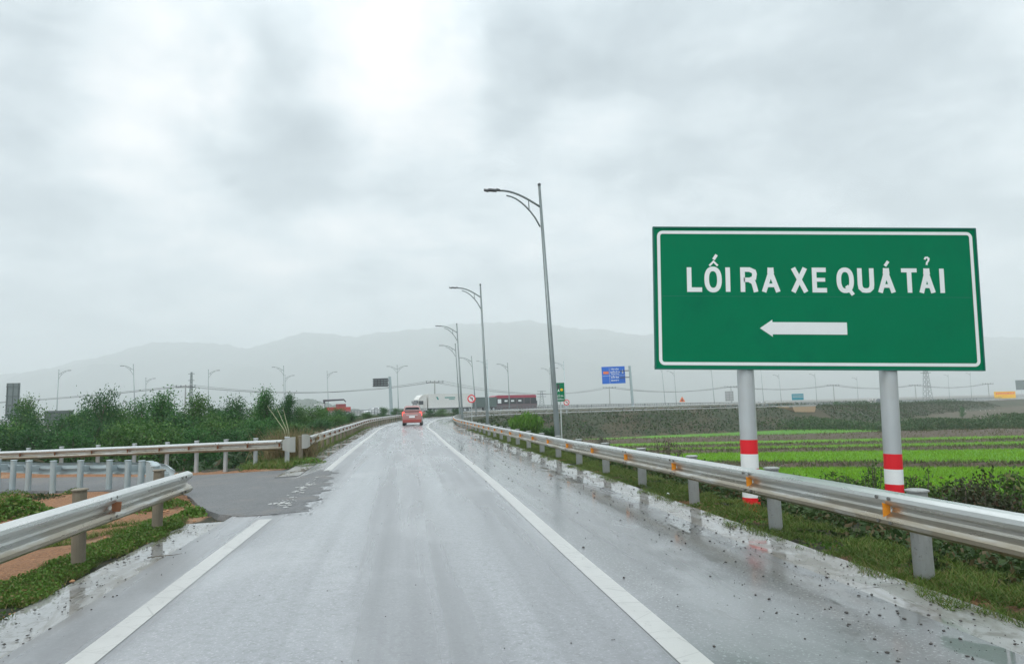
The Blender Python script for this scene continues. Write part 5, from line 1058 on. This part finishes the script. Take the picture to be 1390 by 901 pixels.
def patch(x, y, r, n, h, label, mat=M_GR2, lf=.05, z=-.1):
    c = G(x, y, z); P = np.column_stack([c.x+rng.normal(size=n)*r, c.y+rng.normal(size=n)*r*.8, np.zeros(n)]); zz_, _, _ = hgt(P[:, 0], P[:, 1]); rr = np.exp(-((P[:, 0]-c.x)**2+(P[:, 1]-c.y)**2)/(2*r*r)); P[:, 2] = zz_+rng.random(n)*h*rr; ok = ~in_exit(P[:, 0], P[:, 1]); P = P[ok]
    tag(quads('weed_patch', leaves(P, lf, 1.7, .4), mat), label, 'weeds', kind='stuff')
patch(20, 690, .35, 2600, .4, 'bushy green weeds on the orange soil at the left edge', z=-.2, lf=.07); patch(55, 672, .3, 900, .2, 'dark low weeds on the soil before the round posts', M_CREEP, z=-.3); patch(205, 690, .32, 2200, .25, 'leafy weeds behind the left guardrail near its end', z=-.1); patch(262, 700, .16, 1100, .15, 'tuft of weeds at the foot of the last left post', z=-.05)
patch(100, 665, .2, 500, .2, 'small tuft at the foot of the round posts', z=-.3); patch(15, 672, .4, 1300, .3, 'light weeds at the far left below the bluish rail', z=-.3)
patch(420, 628, .35, 1800, .25, 'green weeds at the foot of the second flared rail end', z=0); patch(345, 625, .9, 3500, .35, 'green grass tufts behind the far guardrail near its end', z=-.2)
# clods and grit on the asphalt edges
def stones(name, label, spec):
    V = []; F2 = []; ico = [(0, 0, 1), (.9, 0, .3), (.28, .85, .3), (-.73, .53, .3), (-.73, -.53, .3), (.28, -.85, .3), (.5, .5, -.4), (-.5, .5, -.4), (-.5, -.5, -.4), (.5, -.5, -.4)]; fc = [(0, 1, 2), (0, 2, 3), (0, 3, 4), (0, 4, 5), (0, 5, 1), (1, 6, 2), (2, 7, 3), (3, 8, 4), (4, 8, 9, 5), (5, 9, 1), (1, 9, 6), (2, 6, 7), (3, 7, 8)]
    m_ = MB()
    for x, y, z, s in spec:
        a_ = random.random()*6.28; c, sn = math.cos(a_), math.sin(a_); sx_, sy_, sz_ = s*random.uniform(.7, 1.4), s*random.uniform(.6, 1), s*random.uniform(.4, .8)
        m_.add([(x+(p[0]*c*sx_-p[1]*sn*sy_), y+(p[0]*sn*sx_+p[1]*c*sy_), z+(p[2]+.35)*sz_*random.uniform(.85, 1.1)) for p in ico], fc)
    tag(m_.build(name, M_STONE), label, 'gravel', kind='stuff')
sp = []
for k in range(3200):
    y = 3+30*random.random()**1.5; d = 4.2-abs(random.gauss(0, .75)) if random.random() < .75 else random.uniform(2.0, 4.2); i = idx(RAMP, y); p = RAMP[i]+RN[i]*d+RT_[i]*random.uniform(-.4, .4); sp.append((p[0], p[1], 0.002, random.choice([.002, .002, .003, .003, .004, .004, .005, .007, .012])*(1+y/30)))
for k in range(60):
    y = 4+14*random.random(); d = random.uniform(-1.6, 1.6); i = idx(RAMP, y); p = RAMP[i]+RN[i]*d; sp.append((p[0], p[1], 0.002, .006))
stones('road_grit', 'dark grit and small clods scattered along the wet right shoulder', sp); sp = []
for k in range(420):
    y = 4+8*random.random(); d = -2.75+random.gauss(0, .22); i = idx(RAMP, y); p = RAMP[i]+RN[i]*d+RT_[i]*random.uniform(-.4, .4); sp.append((p[0], p[1], 0, random.choice([.003, .004, .006, .009, .014])))
stones('road_grit', 'dark clods of dirt on the pale left gutter', sp)
sp = []
for k in range(3800):
    x = -3.7-random.random()**1.3*8; y = random.uniform(5, 18)
    if not bool(in_exit(np.array(x), np.array(y))): z_ = zg(x, y); sp.append((x, y, z_, random.choice([.006, .01, .01, .015, .02, .035])))
o_n = len(bpy.data.objects); stones('soil_clods', 'orange clods of earth on the bare soil left of the guardrail', sp); bpy.data.objects['soil_clods'].data.materials.clear(); bpy.data.objects['soil_clods'].data.materials.append(plain('clay', (.36, .19, .095), .9, var=.3, sc=4))
for x, y, lb in ((905, 671, 'crumpled scrap of white litter on the grass below the right guardrail'), (1001, 712, 'small piece of white litter on the grass before the left sign post')):
    c = G(x, y); m_ = MB(); m_.add([(0, 0, .01), (.06, .01, .03), (.08, .05, .012), (.03, .07, .045), (-.02, .05, .015), (.03, .03, .05)], [(0, 1, 5), (1, 2, 5), (2, 3, 5), (3, 4, 5), (4, 0, 5)]); tag(m_.build('litter', M_WHITE, loc=(c.x, c.y, zg(c.x, c.y)+.02)), lb, 'litter')
# twig lying on the left gutter
c = G(200, 758); m_ = MB(); m_.tube([(0, 0, .01), (.12, .03, .02), (.22, .1, .012), (.3, .16, .015)], [.006, .006, .004, .002], 6); tag(m_.build('twig', M_BARK, loc=(c.x, c.y, .0)), 'thin brown twig lying on the left gutter', 'twig')

# ------------------------------------------------------------------ haze
hz_ = bpy.data.materials.new('haze'); hz_.use_nodes = True; t = hz_.node_tree; t.nodes.clear(); pv = t.nodes.new('ShaderNodeVolumePrincipled'); pv.inputs['Color']  .default_value = (.95, .985, 1, 1); pv.inputs['Density'].default_value = .0005; pv.inputs['Anisotropy'].default_value = .0
mo = t.nodes.new('ShaderNodeOutputMaterial'); t.links.new(pv.outputs[0], mo.inputs['Volume'])
m_ = MB().box((0, 1900, 275), (19000, 15500, 580)); hb = m_.build('haze', hz_); tag(hb, 'pale rain haze filling the air over the fields and hills', 'haze', kind='stuff')
